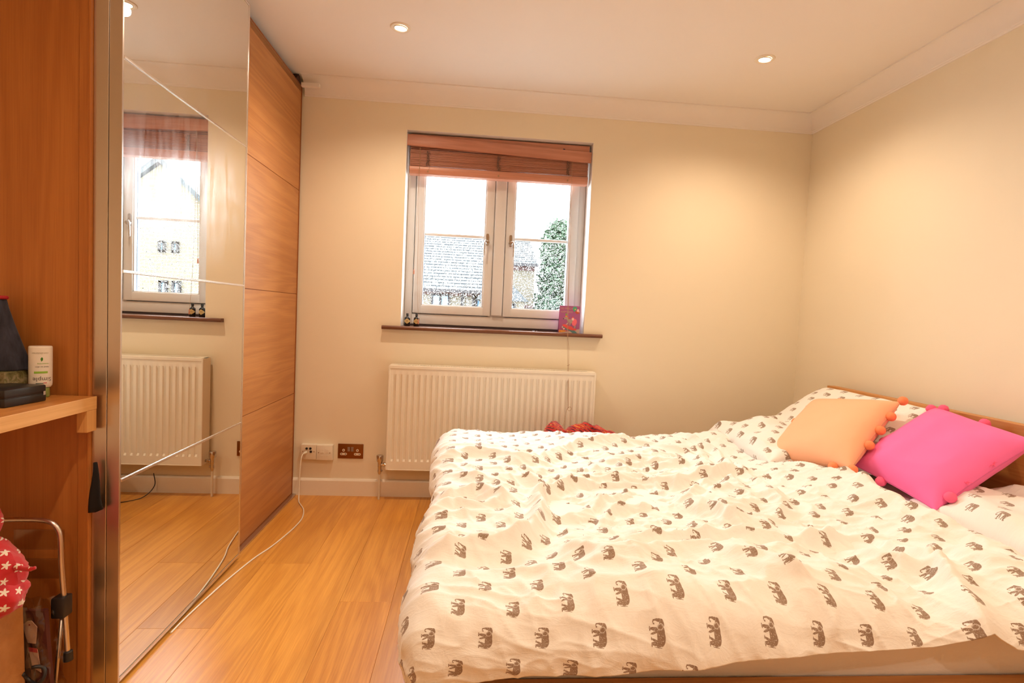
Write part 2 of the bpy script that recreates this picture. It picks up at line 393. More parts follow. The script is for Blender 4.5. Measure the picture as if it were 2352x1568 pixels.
def sash(a, b, hx, flip):
    z0, z1 = 1.094, fz1-.052
    bm = nb(); s = .050; yy = FY-.010
    prof = [(0, 0), (s, 0)]
    box(bm, a, a+s, yy, 3.372, z0, z1, bev=.004); box(bm, b-s, b, yy, 3.372, z0, z1, bev=.004)
    box(bm, a+s-.004, b-s+.004, yy, 3.372, z0, z0+s+.002, bev=.004); box(bm, a+s-.004, b-s+.004, yy, 3.372, z1-s, z1, bev=.004)
    g = .007                                  # glazing bead, chamfered towards the pane
    for (p, q, r, t) in ((a+s, a+s+g, z0+s, z1-s), (b-s-g, b-s, z0+s, z1-s), (a+s, b-s, z0+s, z0+s+g), (a+s, b-s, z1-s-g, z1-s)):
        box(bm, p, q, yy+.006, 3.36, r, t, bev=.0015)
    sh = obj('sash', bm, M_upvc, win, smooth=40)
    obj('pane', bx(a+s+.002, b-s-.002, 3.340, 3.344, z0+s+.002, z1-s-.002), M_pane, sh)
    obj('glazing_bar', bx(a+s+g, b-s-g, 3.326, 3.352, 1.570, 1.589, bev=.006), M_upvc, sh, smooth=40)
    obj('gasket', (lambda q: [box(q, a+s+g, a+s+g+.0018, 3.332, 3.339, z0+s+g, z1-s-g), box(q, b-s-g-.0018, b-s-g, 3.332, 3.339, z0+s+g, z1-s-g), q][-1])(nb()), plain('gasket_grey', srgb(96, 112, 140), .6), sh)
    h = nb()                                  # espagnolette handle
    sg = -1 if flip else 1
    ang = [math.pi*i/8 for i in range(9)]
    hz = 1.555
    poly = [(hx+.0085*math.cos(t), hz+.034+.0085*math.sin(t)) for t in ang] + [(hx-.0085*math.cos(t), hz-.022-.0085*math.sin(t)) for t in ang]
    prism(h, poly, yy-.009, yy+.001, 'y')
    lathe(h, [(.0125, 0), (.0125, .018), (.010, .024), (0, .024)], 20, M=Matrix.Translation((hx+.001*sg, yy-.008, hz-.012)) @ Matrix.Rotation(R(90), 4, 'X'))
    path = smooth_path([(hx, yy-.026, hz-.006), (hx-.010*sg, yy-.034, hz-.002), (hx-.0165*sg, yy-.038, hz-.020), (hx-.018*sg, yy-.038, hz-.055), (hx-.0185*sg, yy-.037, hz-.092)], 6)
    tube(h, path, [.0062]*6+[.0052]*(len(path)-6), 12)
    obj('handle', h, M_chrome, sh, smooth=50, label='chrome window handle')
    # rain on the outer face: squashed drops, one joined mesh
    rd = random.Random(3+int(flip)); dm = nb(); X0, X1 = a+s+.01, b-s-.01
    me_v = []; me_f = []
    for i in range(3000):
        x = rd.uniform(X0, X1); z = rd.uniform(1.155, 1.566) if rd.random() < .9 else rd.uniform(1.6, 1.75)
        rr = rd.choice([.0011, .0014, .0018, .0024])*rd.uniform(.8, 1.25); ax = rd.uniform(.75, 1.1); az = rd.uniform(.9, 1.6)
        n0 = len(me_v); S = 8
        me_v.append((x, 3.3445+rr*.55, z))
        for ri, (cr, hh) in enumerate(((.55, .45), (.9, .22), (1.0, 0))):
            for q in range(S):
                t = 2*math.pi*(q+.3*ri)/S; me_v.append((x+rr*cr*(ax*math.cos(t)+.5*math.sin(t)), 3.3445+rr*hh, z+rr*cr*az*math.sin(t)))
        for q in range(S): me_f.append((n0, n0+1+(q+1) % S, n0+1+q))
        for ri in range(2):
            for q in range(S):
                A = n0+1+ri*S; me_f.append((A+q, A+(q+1) % S, A+S+(q+1) % S, A+S+q))
        me_f.append(tuple(n0+1+2*S+q for q in range(S)))
    me = bpy.data.meshes.new('raindrops'); me.from_pydata(me_v, [], me_f); me.update()
    obj('raindrops', me, M_water, sh, smooth=True, kind='stuff')
sash(-.358, .119, .083, False); sash(.195, .640, .226, True)
# window board
bm = nb()
nose = [(3.135, 1.0145), (3.131, 1.012), (3.129, 1.006), (3.129, 1.000), (3.132, .995), (3.137, .993)]
prism(bm, [(3.1683, 1.0145)]+nose+[(3.1683, .993)], -.512, .790, 'x'); box(bm, WX0+.002, WX1-.002, 3.1683, 3.312, .998, 1.0145)
obj('window_board', bm, M_walnut, win, smooth=40, label='dark brown wooden window board')

# ------------------------------------------------------------------ wooden venetian blind
bl = empty('wooden_blind', (.136, 3.22, 2.14)); tag(bl, 'reddish wooden slatted blind pulled up, with a crooked pelmet, in the window opening', 'blind')
bl.location = (0, 0, 0)
obj('headrail', bx(-.392, .670, 3.205, 3.262, 2.084, 2.137, bev=.002), M_blind, bl)
bm = nb()                                    # moulded pelmet, dropped at its right end
pr = [(0, .065), (.005, .064), (.0075, .058), (.0085, .045), (.0075, .038), (.0085, .030), (.0095, .012), (.008, .003), (.003, 0), (0, 0)]
prism(bm, [(-a, b) for a, b in pr], 0, 1.088, 'x')
obj('pelmet', bm, M_blind, bl, loc=(-.409, 3.196, 2.066), rot=(0, R(1.72), 0), smooth=35)
sl = bpy.data.meshes.new('slat'); b_ = nb(); box(b_, -.528, .528, -.0245, .0245, -.0013, .0013, bev=.0006, seg=1); b_.to_mesh(sl); b_.free(); sl.materials.append(M_blind)
for i in range(22):
    z = 1.960 + i*.0042
    obj('slat', sl, None, bl, loc=(.137+rnd.uniform(-.0015, .0015), 3.233+rnd.uniform(-.0025, .0025), z+.0), rot=(R(rnd.uniform(-1.5, 1.5)), 0, 0))
obj('slat', sl, None, bl, loc=(.137, 3.233, 2.0665)); obj('slat', sl, None, bl, loc=(.137, 3.233, 2.0585))
bm = nb(); prism(bm, [(3.206, 1.954), (3.203, 1.948), (3.204, 1.925), (3.212, 1.911), (3.224, 1.909), (3.256, 1.909), (3.26, 1.914), (3.26, 1.954)], -.393, .667, 'x')
obj('bottom_rail', bm, M_blind, bl, smooth=40)
for x in (-.285, .130, .545):
    bm = nb(); lathe(bm, [(.0055, 0), (.0055, .002), (.003, .003), (.0012, .003)], 16, M=Matrix.Translation((x, 3.2035, 1.926)) @ Matrix.Rotation(R(90), 4, 'X'))
    tube(bm, smooth_path([(x+.001, 3.201, 1.928), (x+.008, 3.198, 1.948), (x+.010, 3.2, 1.975)], 4), .0006, 6)
    obj('cord_plug', bm, M_cord, bl, label='pale cord plug')
    bm = nb(); rr = random.Random(int(x*100))
    for k in range(9):                        # bunched ladder cords in front of the stack
        p = [(x+rr.uniform(-.012, .012), 3.203-rr.uniform(.001, .004), 1.957+j*.017) for j in range(6)]
        tube(bm, smooth_path(p, 3), .0007, 5)
    obj('ladder_cord', bm, plain('grey_cord', srgb(112, 92, 84), .9), bl, label='bunched grey ladder cords')
obj('clip', bx(.509, .521, 3.2035, 3.206, 2.098, 2.112), plain('navy_plastic', srgb(44, 48, 84), .5), bl, label='small navy plastic clip')
# left tilt cords with wooden tassels
bm = nb(); tube(bm, smooth_path([(-.335, 3.198, 2.07), (-.336, 3.2, 1.9), (-.342, 3.205, 1.6), (-.3455, 3.207, 1.35)], 5), .0008, 6)
tube(bm, smooth_path([(-.332, 3.198, 2.07), (-.333, 3.2, 1.85), (-.326, 3.2, 1.45), (-.318, 3.197, 1.2), (-.309, 3.195, 1.058)], 5), .0008, 6)
obj('tilt_cord', bm, M_cord, bl)
def tassel(loc, r=1):
    bm = nb(); lathe(bm, [(.0022, .030), (.0036, .027), (.0046, .018), (.0052, .006), (.0050, .001), (0, 0)][::-1], 14)
    return obj('tassel', bm, M_blind, bl, loc=loc, smooth=50, label='small turned wooden tassel')
tassel((-.3455, 3.207, 1.322)); tassel((-.309, 3.195, 1.0287))
bm = nb(); pc = [(.566, 3.196, 2.05), (.568, 3.190, 1.9), (.570, 3.16, 1.5), (.573, 3.118, 1.04), (.577, 3.100, .93), (.579, 3.075, .83), (.583, 3.060, .70), (.586, 3.045, .582)]
tube(bm, smooth_path(pc, 6), .0010, 7)
tube(bm, smooth_path([(.5665, 3.196, 2.05), (.570, 3.16, 1.5), (.577, 3.117, 1.04), (.584, 3.098, .92), (.583, 3.075, .835), (.586, 3.059, .70), (.588, 3.043, .582)], 6), .0010, 7)
tube(bm, smooth_path([(.586, 3.043, .585), (.598, 3.036, .590), (.603, 3.032, .578), (.592, 3.030, .568), (.582, 3.034, .576), (.588, 3.03, .588), (.575, 3.02, .575), (.565, 3.0, .54), (.553, 2.97, .505), (.535, 2.94, .492)], 6), .0010, 7)
tube(bm, smooth_path([(.576, 3.08, .826), (.583, 3.07, .829), (.587, 3.072, .835)], 4), .0012, 6)
obj('pull_cord', bm, M_cord, bl, label='long knotted pull cord')

# ------------------------------------------------------------------ things on the window board
def gin_bottle(x, lab):
    t = empty('miniature_bottle', (x, 3.205, 1.0145)); tag(t, lab, 'bottle', 'little dark bottles on the window board')
    t.scale = (1, 1, 1)
    bm = nb(); prof = [(0, .0), (.0155, .0), (.017, .002), (.017, .046), (.0155, .051), (.008, .056), (.0066, .059), (.0066, .064), (0, .064)]
    lathe(bm, prof, 28); bmesh.ops.scale(bm, vec=(1, .8, 1), verts=bm.verts)
    obj('body', bm, M_bottle, t, smooth=40)
    bm = nb(); lathe(bm, [(0, .063), (.0078, .063), (.0078, .0665), (.0070, .068), (.0078, .0695), (.0078, .0745), (.007, .0755), (0, .0755)], 20); obj('cap', bm, M_blackplastic, t, smooth=40)
    bm = nb(); n = 14; grid = []
    for i in range(n+1):
        u = -1+2*i/n; a = u*R(84); row = []
        for j in (-1, 1):
            row.append(bm.verts.new((.0172*math.sin(a), -.0172*.8*math.cos(a), .030+j*(1-abs(u))*.0155)))
        grid.append(row)
    for i in range(n): bm.faces.new((grid[i][0], grid[i+1][0], grid[i+1][1], grid[i][1]))
    obj('label_paper', bm, plain('cream_label', srgb(214, 186, 128), .6), t, label='cream diamond-shaped paper label')
    bm = nb()
    for z, wd in ((.0315, .008), (.0285, .006), (.034, .005)): box(bm, -wd, wd, -.0142, -.0139, z, z+.0007)
    obj('label_print', bm, plain('label_ink', srgb(120, 96, 60), .7), t)
    return t
M_bottle = plain('dark_bottle_glass', (.012, .010, .010), .12, noise_amt=0)
gin_bottle(-.3745, 'small dark bottle with a cream diamond label, nearest the left reveal of the window')
gin_bottle(-.3205, 'small dark bottle with a cream diamond label, beside the wooden cord tassel')
card = empty('greeting_card', (.597, 3.19, 1.0145), R(0)); tag(card, 'purple greeting card with a rocking donkey picture, standing on the window board', 'card')
bm = nb(); prism(bm, [(0, 0), (.004, .164), (.0045, .164), (.0005, 0)], -.0635, .0635, 'x'); 
prism(bm, [(.004, .164), (.036, .001), (.0365, .001), (.0045, .164)], -.0635, .0635, 'x')
obj('card_sheet', bm, plain('purple_card', srgb(170, 92, 144), .5), card)
cols = dict(green=srgb(78, 168, 130), lime=srgb(130, 178, 60), red=srgb(226, 84, 80), pink=srgb(236, 108, 124), grey=srgb(172, 150, 140), teal=srgb(96, 140, 144), orange=srgb(236, 160, 66), pale=srgb(240, 190, 180), brick=srgb(196, 84, 58), gold=srgb(206, 160, 144), dark=srgb(80, 60, 70), sand=srgb(200, 180, 170))
cm = [plain('card_'+k, v, .5, noise_amt=0) for k, v in cols.items()]; ci = {k: i for i, k in enumerate(cols)}
bm = nb(); lvl = [0]
def cpt(x, z):  # picture px (in the 1568 crop) -> card plane
    X = (x-735)/850*.127; Z = (1370-z)/1130*.164
    return X, Z
def cpoly(pts, c, off=1):
    P = []
    lvl[0] += 1
    o = .0004+lvl[0]*.00006
    for x, z in pts:
        X, Z = cpt(x, z); P.append(bm.verts.new((X, Z*.0244-o, Z)))
    f = bm.faces.new(P); f.normal_update()
    if f.normal.y > 0: f.normal_flip()
    f.material_index = ci[c]
def cell(cx, cz, rx, rz, c, a=0, n=18):
    cpoly([(cx+rx*math.cos(t)*math.cos(a)-rz*math.sin(t)*math.sin(a), cz+rx*math.cos(t)*math.sin(a)+rz*math.sin(t)*math.cos(a)) for t in [2*math.pi*i/n for i in range(n)]], c)
cpoly([(315, 1368), (1155, 1368), (1155, 1190), (1000, 1220), (760, 1290)], 'sand'); cpoly([(315, 1250), (640, 1270), (560, 1320), (315, 1365)], 'orange')
cpoly([(470, 1120), (520, 1110), (720, 1200), (960, 1260), (1080, 1368), (880, 1368), (740, 1270), (560, 1210)], 'teal')
cell(935, 345, 88, 85, 'green'); cpoly([(860, 400), (980, 400), (940, 470), (900, 470)], 'green'); cell(950, 375, 28, 26, 'orange')
cpoly([(940, 480), (1000, 440), (1130, 480), (1110, 550), (1010, 560)], 'brick'); cell(1060, 420, 45, 60, 'pale', .3); cpoly([(1080, 470), (1135, 430), (1120, 500)], 'pale')
cell(650, 790, 45, 90, 'grey', -.5); cell(560, 760, 75, 40, 'grey', -.15); cell(800, 880, 150, 80, 'grey', .25); cell(490, 780, 25, 22, 'dark'); cpoly([(620, 700), (650, 620), (670, 720)], 'grey')
cpoly([(700, 930), (640, 960), (570, 1030), (600, 1040), (690, 975)], 'sand'); cpoly([(720, 950), (790, 950), (770, 1070), (740, 1070)], 'grey'); cpoly([(940, 1050), (1000, 1050), (970, 1180), (920, 1180)], 'grey')
cpoly([(440, 1030), (540, 1010), (620, 1030), (720, 1080), (830, 1090), (900, 1160), (1040, 1190), (1020, 1250), (820, 1250), (640, 1190), (500, 1110)], 'red')
cell(940, 920, 95, 150, 'pink', .25); cell(870, 780, 52, 62, 'pale'); cell(870, 710, 34, 28, 'red'); cell(645, 690, 24, 30, 'red'); cell(710, 755, 26, 30, 'brick')
cpoly([(545, 700), (620, 715), (595, 620)], 'orange'); cell(590, 595, 34, 34, 'lime'); cell(455, 1130, 28, 45, 'sand'); cell(515, 1200, 42, 34, 'pale'); cell(360, 1312, 18, 18, 'brick')
obj('card_picture', bm, cm, card)
for s, z, sz in (('SO MUCH', .142, .0165), ('HAPPINESS', .122, .0150)):
    me = text_mesh(s, sz, .0001); obj('card_lettering', me, cm[ci['gold']], card, loc=(-.056, z*.0244-.0012, z), rot=(R(88.6), 0, 0))

# ------------------------------------------------------------------ radiator
rad = empty('radiator', (0, 0, 0)); tag(rad, 'cream ribbed panel radiator on the wall below the window', 'radiator')
RX0, RZ1, RY = -.4528, .7857, 3.064; RZ0 = RZ1-.6
bm = nb(); NX = 34; pitch = .0343; first = RX0+.034
# front panel as a height grid with trapezoid flutes
xs = [RX0+.006]; 
for i in range(34):
    c = first+i*pitch
    xs += [c-.0095, c-.0055, c+.0055, c+.0095]
xs.append(RX0+1.194)
zs = [RZ0+.004, RZ0+.052, RZ0+.064, RZ1-.062, RZ1-.044, RZ1-.004]
grid = {}
for i, x in enumerate(xs):
    flute = 0 < i < len(xs)-1 and (i-1) % 4 in (1, 2)
    for j, z in enumerate(zs):
        dpt = .0075 if (flute and j in (2, 3)) else 0
        grid[i, j] = bm.verts.new((x, RY+dpt, z))
for i in range(len(xs)-1):
    for j in range(len(zs)-1): bm.faces.new((grid[i, j], grid[i+1, j], grid[i+1, j+1], grid[i, j+1]))
box(bm, RX0+.006, RX0+1.194, RY+.009, RY+.016, RZ0+.004, RZ1-.004)
obj('front_panel', bm, M_radiator, rad, smooth=25)
bm = nb(); box(bm, RX0+.02, RX0+1.18, 3.145, 3.153, RZ0+.004, RZ1-.006); obj('rear_panel', bm, M_radiator, rad)
bm = nb(); box(bm, RX0, RX0+.0045, RY-.003, 3.150, RZ0+.002, RZ1+.004, bev=.0015); box(bm, RX0+.003, RX0+.010, RY-.0035, RY+.004, RZ0+.002, RZ1, bev=.001); obj('side_cover', bm, M_radiator, rad)
bm = nb(); box(bm, RX0+1.1955, RX0+1.2, RY-.003, 3.150, RZ0+.002, RZ1+.004, bev=.0015); box(bm, RX0+1.190, RX0+1.197, RY-.0035, RY+.004, RZ0+.002, RZ1, bev=.001); obj('side_cover', bm, M_radiator, rad)
bm = nb(); box(bm, RX0+.004, RX0+1.196, RY-.004, RY+.018, RZ1-.012, RZ1+.008, bev=.003); box(bm, RX0+.004, RX0+1.196, 3.132, 3.150, RZ1-.004, RZ1+.008, bev=.002)
x = RX0+.004
box(bm, RX0+.004, RX0+.045, RY+.015, 3.134, RZ1+.004, RZ1+.008); box(bm, RX0+1.155, RX0+1.196, RY+.015, 3.134, RZ1+.004, RZ1+.008)
while x < RX0+1.19:
    box(bm, x, x+.0045, RY+.015, 3.134, RZ1+.004, RZ1+.0075); x += .0095
obj('top_grille', bm, M_radiator, rad)
bm = nb(); box(bm, RX0+.004, RX0+1.196, RY-.001, RY+.014, RZ0, RZ0+.006, bev=.002); obj('lower_lip', bm, M_radiator, rad)
bm = nb(); vx, vy = -.492, 3.103
lathe(bm, [(.0, .262), (.0180, .262), (.0200, .258), (.0190, .228), (.0135, .222), (.0125, .205), (.0125, .196), (.0105, .190), (.012, .170), (.012, .166), (.009, .155), (.0075, .150), (0, .150)][::-1], 20, M=Matrix.Translation((vx, vy, 0)))
tube(bm, [(vx, vy, .207), (vx+.030, vy, .207), (vx+.0405, vy, .207)], [.0095, .0095, .008], 14)
lathe(bm, [(.0125, 0), (.0125, .010)], 6, M=Matrix.Translation((vx+.018, vy, .207)) @ Matrix.Rotation(R(90), 4, 'Y'))
tube(bm, [(vx, vy, .172), (vx+.014, vy-.008, .172)], .0065, 10)
obj('valve', bm, M_chrome, rad, smooth=45, label='chrome radiator valve')
bm = nb(); tube(bm, [(vx, vy, .152), (vx, vy, .001)], .0060, 12); obj('pipe', bm, plain('painted_pipe', (.80, .72, .56), .4), rad, label='thin painted pipe below the valve')

# ------------------------------------------------------------------ sockets and cable
def plate(name, x0, x1, z0, z1, mat, d, bev=.002, back=None, **k):
    t = empty(name, ((x0+x1)/2, YB, (z0+z1)/2)); tag(t, **k)
    w_, h_ = (x1-x0)/2, (z1-z0)/2
    if back: obj('back_box', bx(-w_-.001, w_+.001, -back, -.0002, -h_-.001, h_+.001, bev=.002), M_whiteplastic, t)
    obj('face_plate', bx(-w_, w_, -(back or 0)-d, -(back or 0)-.0002, -h_, h_, bev=bev), mat, t, smooth=40)
    return t
M_plate2 = plain('aged_plastic', (.80, .70, .54), .4, noise_amt=.01)
a = plate('aerial_socket', -.949, -.8625, .218, .304, M_plate2, .006, back=.030, label='cream double aerial socket with the white cable plugged in', cat='socket')
for (x, z) in ((-.010, .022), (.011, .022), (.014, .004)):
    bm = nb(); lathe(bm, [(.0068, 0), (.0068, .004), (.0045, .004), (.0045, .001), (0, .001)], 18, M=Matrix.Translation((x, -.0363, z)) @ Matrix.Rotation(R(90), 4, 'X')); obj('coaxial_port', bm, M_blackplastic, a)
for x in (-.032, .031):
    bm = nb(); lathe(bm, [(.0026, 0), (.0022, .0012), (0, .0014)], 12, M=Matrix.Translation((x, -.0362, .004)) @ Matrix.Rotation(R(90), 4, 'X')); obj('screw', bm, M_bronze, a)
b = plate('data_socket', -.8605, -.771, .216, .303, M_whiteplastic, .006, back=.030, label='white data socket with two blank ports, between the aerial socket and the bronze socket', cat='socket')
for x in (-.014, .016):
    obj('port_shutter', bx(x-.010, x+.010, -.0385, -.0362, .000, .022, bev=.0008), M_whiteplastic, b); obj('port_label', bx(x-.008, x+.008, -.0372, -.0362, -.019, -.012, bev=.0003), M_whiteplastic, b)
for x in (-.033, .031):
    bm = nb(); lathe(bm, [(.0026, 0), (.0022, .0012), (0, .0014)], 12, M=Matrix.Translation((x, -.0362, .0)) @ Matrix.Rotation(R(90), 4, 'X')); obj('screw', bm, M_bronze, b)
s = plate('power_socket', -.7457, -.5997, .2216, .3076, M_bronze, .008, label='bronze double power socket left of the radiator', cat='socket')
M_sock = plain('socket_insert', (.84, .72, .56), .4, noise_amt=0)
for sx_ in (-1, 1):
    cx = sx_*.040
    bm = nb(); poly = [(cx+.0075*math.cos(t), .006+.0085*math.sin(t)) for t in [2*math.pi*i/16 for i in range(16)]]; prism(bm, poly, -.0092, -.0078, 'y'); obj('earth_insert', bm, M_sock, s)
    obj('earth_hole', bx(cx-.002, cx+.002, -.0094, -.009, .002, .010), M_dark, s)
    bm = nb(); box(bm, cx-.019, cx+.019, -.0092, -.0078, -.024, -.010, bev=.0); bm.free(); bm = nb()
    poly = [(cx+.013+.0068*math.cos(t), -.0165+.0068*math.sin(t)) for t in [-math.pi/2+math.pi*i/8 for i in range(9)]] + [(cx-.013-.0068*math.cos(t), -.0165-.0068*math.sin(t)) for t in [-math.pi/2+math.pi*i/8 for i in range(9)]]
    prism(bm, poly, -.0092, -.0078, 'y'); obj('pin_insert', bm, M_sock, s)
    for q in (-.0115, .0115): obj('pin_hole', bx(cx+q-.0035, cx+q+.0035, -.0094, -.009, -.0185, -.0145), M_dark, s)
    obj('rocker_switch', bx(sx_*.010-.0072, sx_*.010+.0072, -.0115, -.0078, .000, .026, bev=.001), plain('switch_grey', srgb(150, 128, 112), .35), s)
bm = nb(); cb = [(-.919, 3.128, .262), (-.924, 3.112, .262), (-.930, 3.096, .252), (-.934, 3.088, .225), (-.936, 3.08, .15), (-.934, 3.068, .06), (-.925, 3.04, .006), (-.905, 3.0, .0035), (-.861, 2.915, .0032), (-.833, 2.80, .0032), (-.832, 2.70, .0032), (-.842, 2.601, .0032), (-.866, 2.456, .0032), (-.897, 2.338, .0032), (-.925, 2.156, .0032), (-.940, 2.009, .0032), (-.947, 1.923, .0032), (-.9505, 1.86, .0032), (-.9515, 1.80, .0032)]
tube(bm, smooth_path(cb, 6), .0031, 10)
cable = obj('aerial_cable', bm, M_whiteplastic, smooth=60, label='white cable running from the aerial socket across the floor along the wardrobe', cat='cable')
bm = nb(); tube(bm, [(-.917, 3.130, .262), (-.921, 3.115, .262), (-.926, 3.104, .259)], [.007, .0065, .0045], 14); obj('plug', bm, M_whiteplastic, cable, smooth=50)
bm = nb(); tube(bm, smooth_path([(-.16, 3.13, .12), (-.17, 3.12, .05), (-.14, 3.05, .004), (-.05, 2.96, .004), (.02, 2.90, .004), (.10, 2.95, .004)], 6), .0025, 8)
obj('black_cable', bm, M_blackplastic, smooth=60, label='thin black cable on the floor below the radiator, seen only in the mirror', cat='cable')

# ------------------------------------------------------------------ ceiling downlights
def downlight(x, y, tx, ty, lab):
    t = empty('downlight', (x, y, ZC)); tag(t, lab, 'ceiling light', 'recessed ceiling downlights')
    bm = nb(); lathe(bm, [(.0465, 0), (.0465, -.0015), (.044, -.004), (.034, -.0045), (.031, -.003), (.030, .0)], 40, cap=False); obj('bezel', bm, M_trimw, t, smooth=40)
    bm = nb(); lathe(bm, [(.030, -.0005), (.030, -.005), (.0275, -.006), (.0265, -.004)], 36, cap=False, M=Matrix.Rotation(R(tx), 4, 'X') @ Matrix.Rotation(R(ty), 4, 'Y')); obj('gimbal_ring', bm, M_trimw, t, smooth=40)
    bm = nb(); lathe(bm, [(0, -.0075), (.012, -.0072), (.0225, -.0055), (.026, -.0035), (.026, -.001)], 32, cap=False, M=Matrix.Rotation(R(tx), 4, 'X') @ Matrix.Rotation(R(ty), 4, 'Y')); obj('lamp_lens', bm, M_lamp, t, smooth=True)
    return t
for (x, y, k), lab in zip(LIGHTS, ('round recessed ceiling light above the space left of the window', 'round recessed ceiling light above the bed, near the right wall', 'recessed ceiling light out of frame above the wardrobe side', 'recessed ceiling light out of frame above the near side of the bed', 'recessed ceiling light behind the photographer, left', 'recessed ceiling light behind the photographer, right')):
    downlight(x, y, 4, 3, lab)

# ------------------------------------------------------------------ sliding wardrobe
wr = empty('sliding_wardrobe', (-1.3, 2.35, 0)); wr.location = (0, 0, 0)
tag(wr, 'tall sliding-door wardrobe with one mirror door and one pale oak door, along the left wall', 'wardrobe')
WT = 2.3379
obj('side_panel', bx(-1.655, -1.0605, 1.540, 1.558, 0, 2.33, bev=.0008), M_oak_v, wr)
obj('cover_strip', (lambda b: [box(b, -1.060, -1.037, 1.532, 1.556, 0, WT, bev=.001), box(b, -1.0365, -1.030, 1.530, 1.552, 0, WT, bev=.0015), b][-1])(nb()), M_oak_v, wr)
obj('top_board', bx(-1.655, -1.045, 1.558, 3.150, 2.312, 2.33), M_oak_v, wr)
obj('back_board', bx(-1.657, -1.652, 1.558, 3.150, 0, 2.312), M_oak_v, wr)
obj('far_side_panel', bx(-1.652, -1.045, 3.140, 3.158, 0, 2.33), M_oak_v, wr)
obj('top_rail', bx(-1.043, -1.000, 1.56, 3.152, 2.30, WT-.001, bev=.001), M_satin, wr)
obj('floor_rail', bx(-1.043, -.975, 1.56, 3.152, .0005, .009, bev=.001), M_satin, wr)
d1 = empty('oak_door', (0, 0, 0)); d1.parent = wr; tag(d1, label='pale oak sliding door of four wide boards')
zz = [.012, .6001, 1.1725, 1.7595, WT-.006]
for i in range(4):
    g = .0015
    obj('door_board', bx(-1.018, -1.000, 2.33, 3.146, zz[i]+g, zz[i+1]-g, bev=.0012), M_oak_h, d1)
obj('door_core', bx(-1.022, -1.0035, 2.33, 3.146, .012, WT-.006), M_oak_edge, d1)
obj('edge_strip', (lambda b: [box(b, -1.022, -.9975, 3.147, 3.158, .009, WT, bev=.001), box(b, -1.022, -.9975, 2.33, 3.158, WT-.0055, WT, bev=.001), box(b, -1.022, -.9975, 2.33, 3.158, .0095, .0115), b][-1])(nb()), M_oak_edge, d1)
d2 = empty('mirror_door', (0, 0, 0)); d2.parent = wr; tag(d2, label='mirror sliding door with a slim aluminium frame')
MX, MY0, MY1 = -.9573, 1.5416, 2.3453
zm = [.026, .5977, 1.1812, 1.7571, WT-.010]
for i in range(4):
    obj('mirror_panel', bx(MX-.006, MX-.002, MY0+.007, MY1-.013, zm[i]+.002, zm[i+1]-.002), M_mirror, d2)
obj('door_back', bx(MX-.010, MX-.0065, MY0+.004, MY1-.004, .016, WT-.003), M_dark, d2)
bm = nb(); box(bm, MX-.0335, MX, MY0, MY0+.007, .012, WT, bev=.0012); obj('near_stile', bm, M_satin, d2)
bm = nb(); box(bm, MX-.014, MX, MY1-.009, MY1, .012, WT, bev=.0022); box(bm, MX-.014, MX-.0012, MY1-.0135, MY1-.0098, .012, WT, bev=.0005); obj('far_stile', bm, M_alu, d2)
bm = nb(); box(bm, MX-.014, MX, MY0+.007, MY1-.009, .012, .026, bev=.002); obj('lower_rail', bm, M_alu, d2)
bm = nb(); box(bm, MX-.014, MX, MY0+.007, MY1-.009, WT-.010, WT, bev=.002); obj('upper_rail', bm, M_alu, d2)
for z in zm[1:4]:
    obj('divider_bar', bx(MX-.006, MX+.0012, MY0+.007, MY1-.012, z-.0042, z+.0042, bev=.0014), M_alu, d2)
bm = nb(); box(bm, -1.0295, MX-.0345, MY0-.001, MY0+.006, .012, WT, bev=.0012); obj('outer_jamb', bm, M_satin, wr, label='brushed metal jamb strip')
bm = nb(); prism(bm, [(3.05, 2.338), (3.14, 2.338), (3.145, 2.345), (3.115, 2.378), (3.095, 2.380)], -1.04, -.999, 'x')
obj('dark_wedge', bm, plain('dark_wood_scrap', srgb(70, 44, 34), .8), label='small dark wedge lying on the wardrobe top at its far corner', cat='wedge')
bm = nb()
v = []
for i in range(9):
    t = i/8; z = .655-.135*t; wd = .004+.016*t; yy = 1.524-.006*math.sin(t*3)
    x_ = -1.010+.003*math.sin(t*5)
    for (dx, dy) in ((-wd, 0), (-wd*.4, -.005-.004*t), (wd*.3, .0), (wd, -.006*t), (wd*.9, .004), (-wd*.2, .006)): v.append(bm.verts.new((x_+dx+.006*t, yy+dy, z+.006*math.sin(dx*400)*t)))
for i in range(8):
    for k in range(6): bm.faces.new((v[i*6+k], v[i*6+(k+1) % 6], v[i*6+6+(k+1) % 6], v[i*6+6+k]))
bm.faces.new(v[:6][::-1]); bm.faces.new(v[-6:])
bmesh.ops.recalc_face_normals(bm, faces=bm.faces)
obj('black_scarf', bm, plain('black_cloth', (.012, .010, .010), .95), smooth=True, label='end of black cloth hanging out at the wardrobe door edge', cat='cloth')
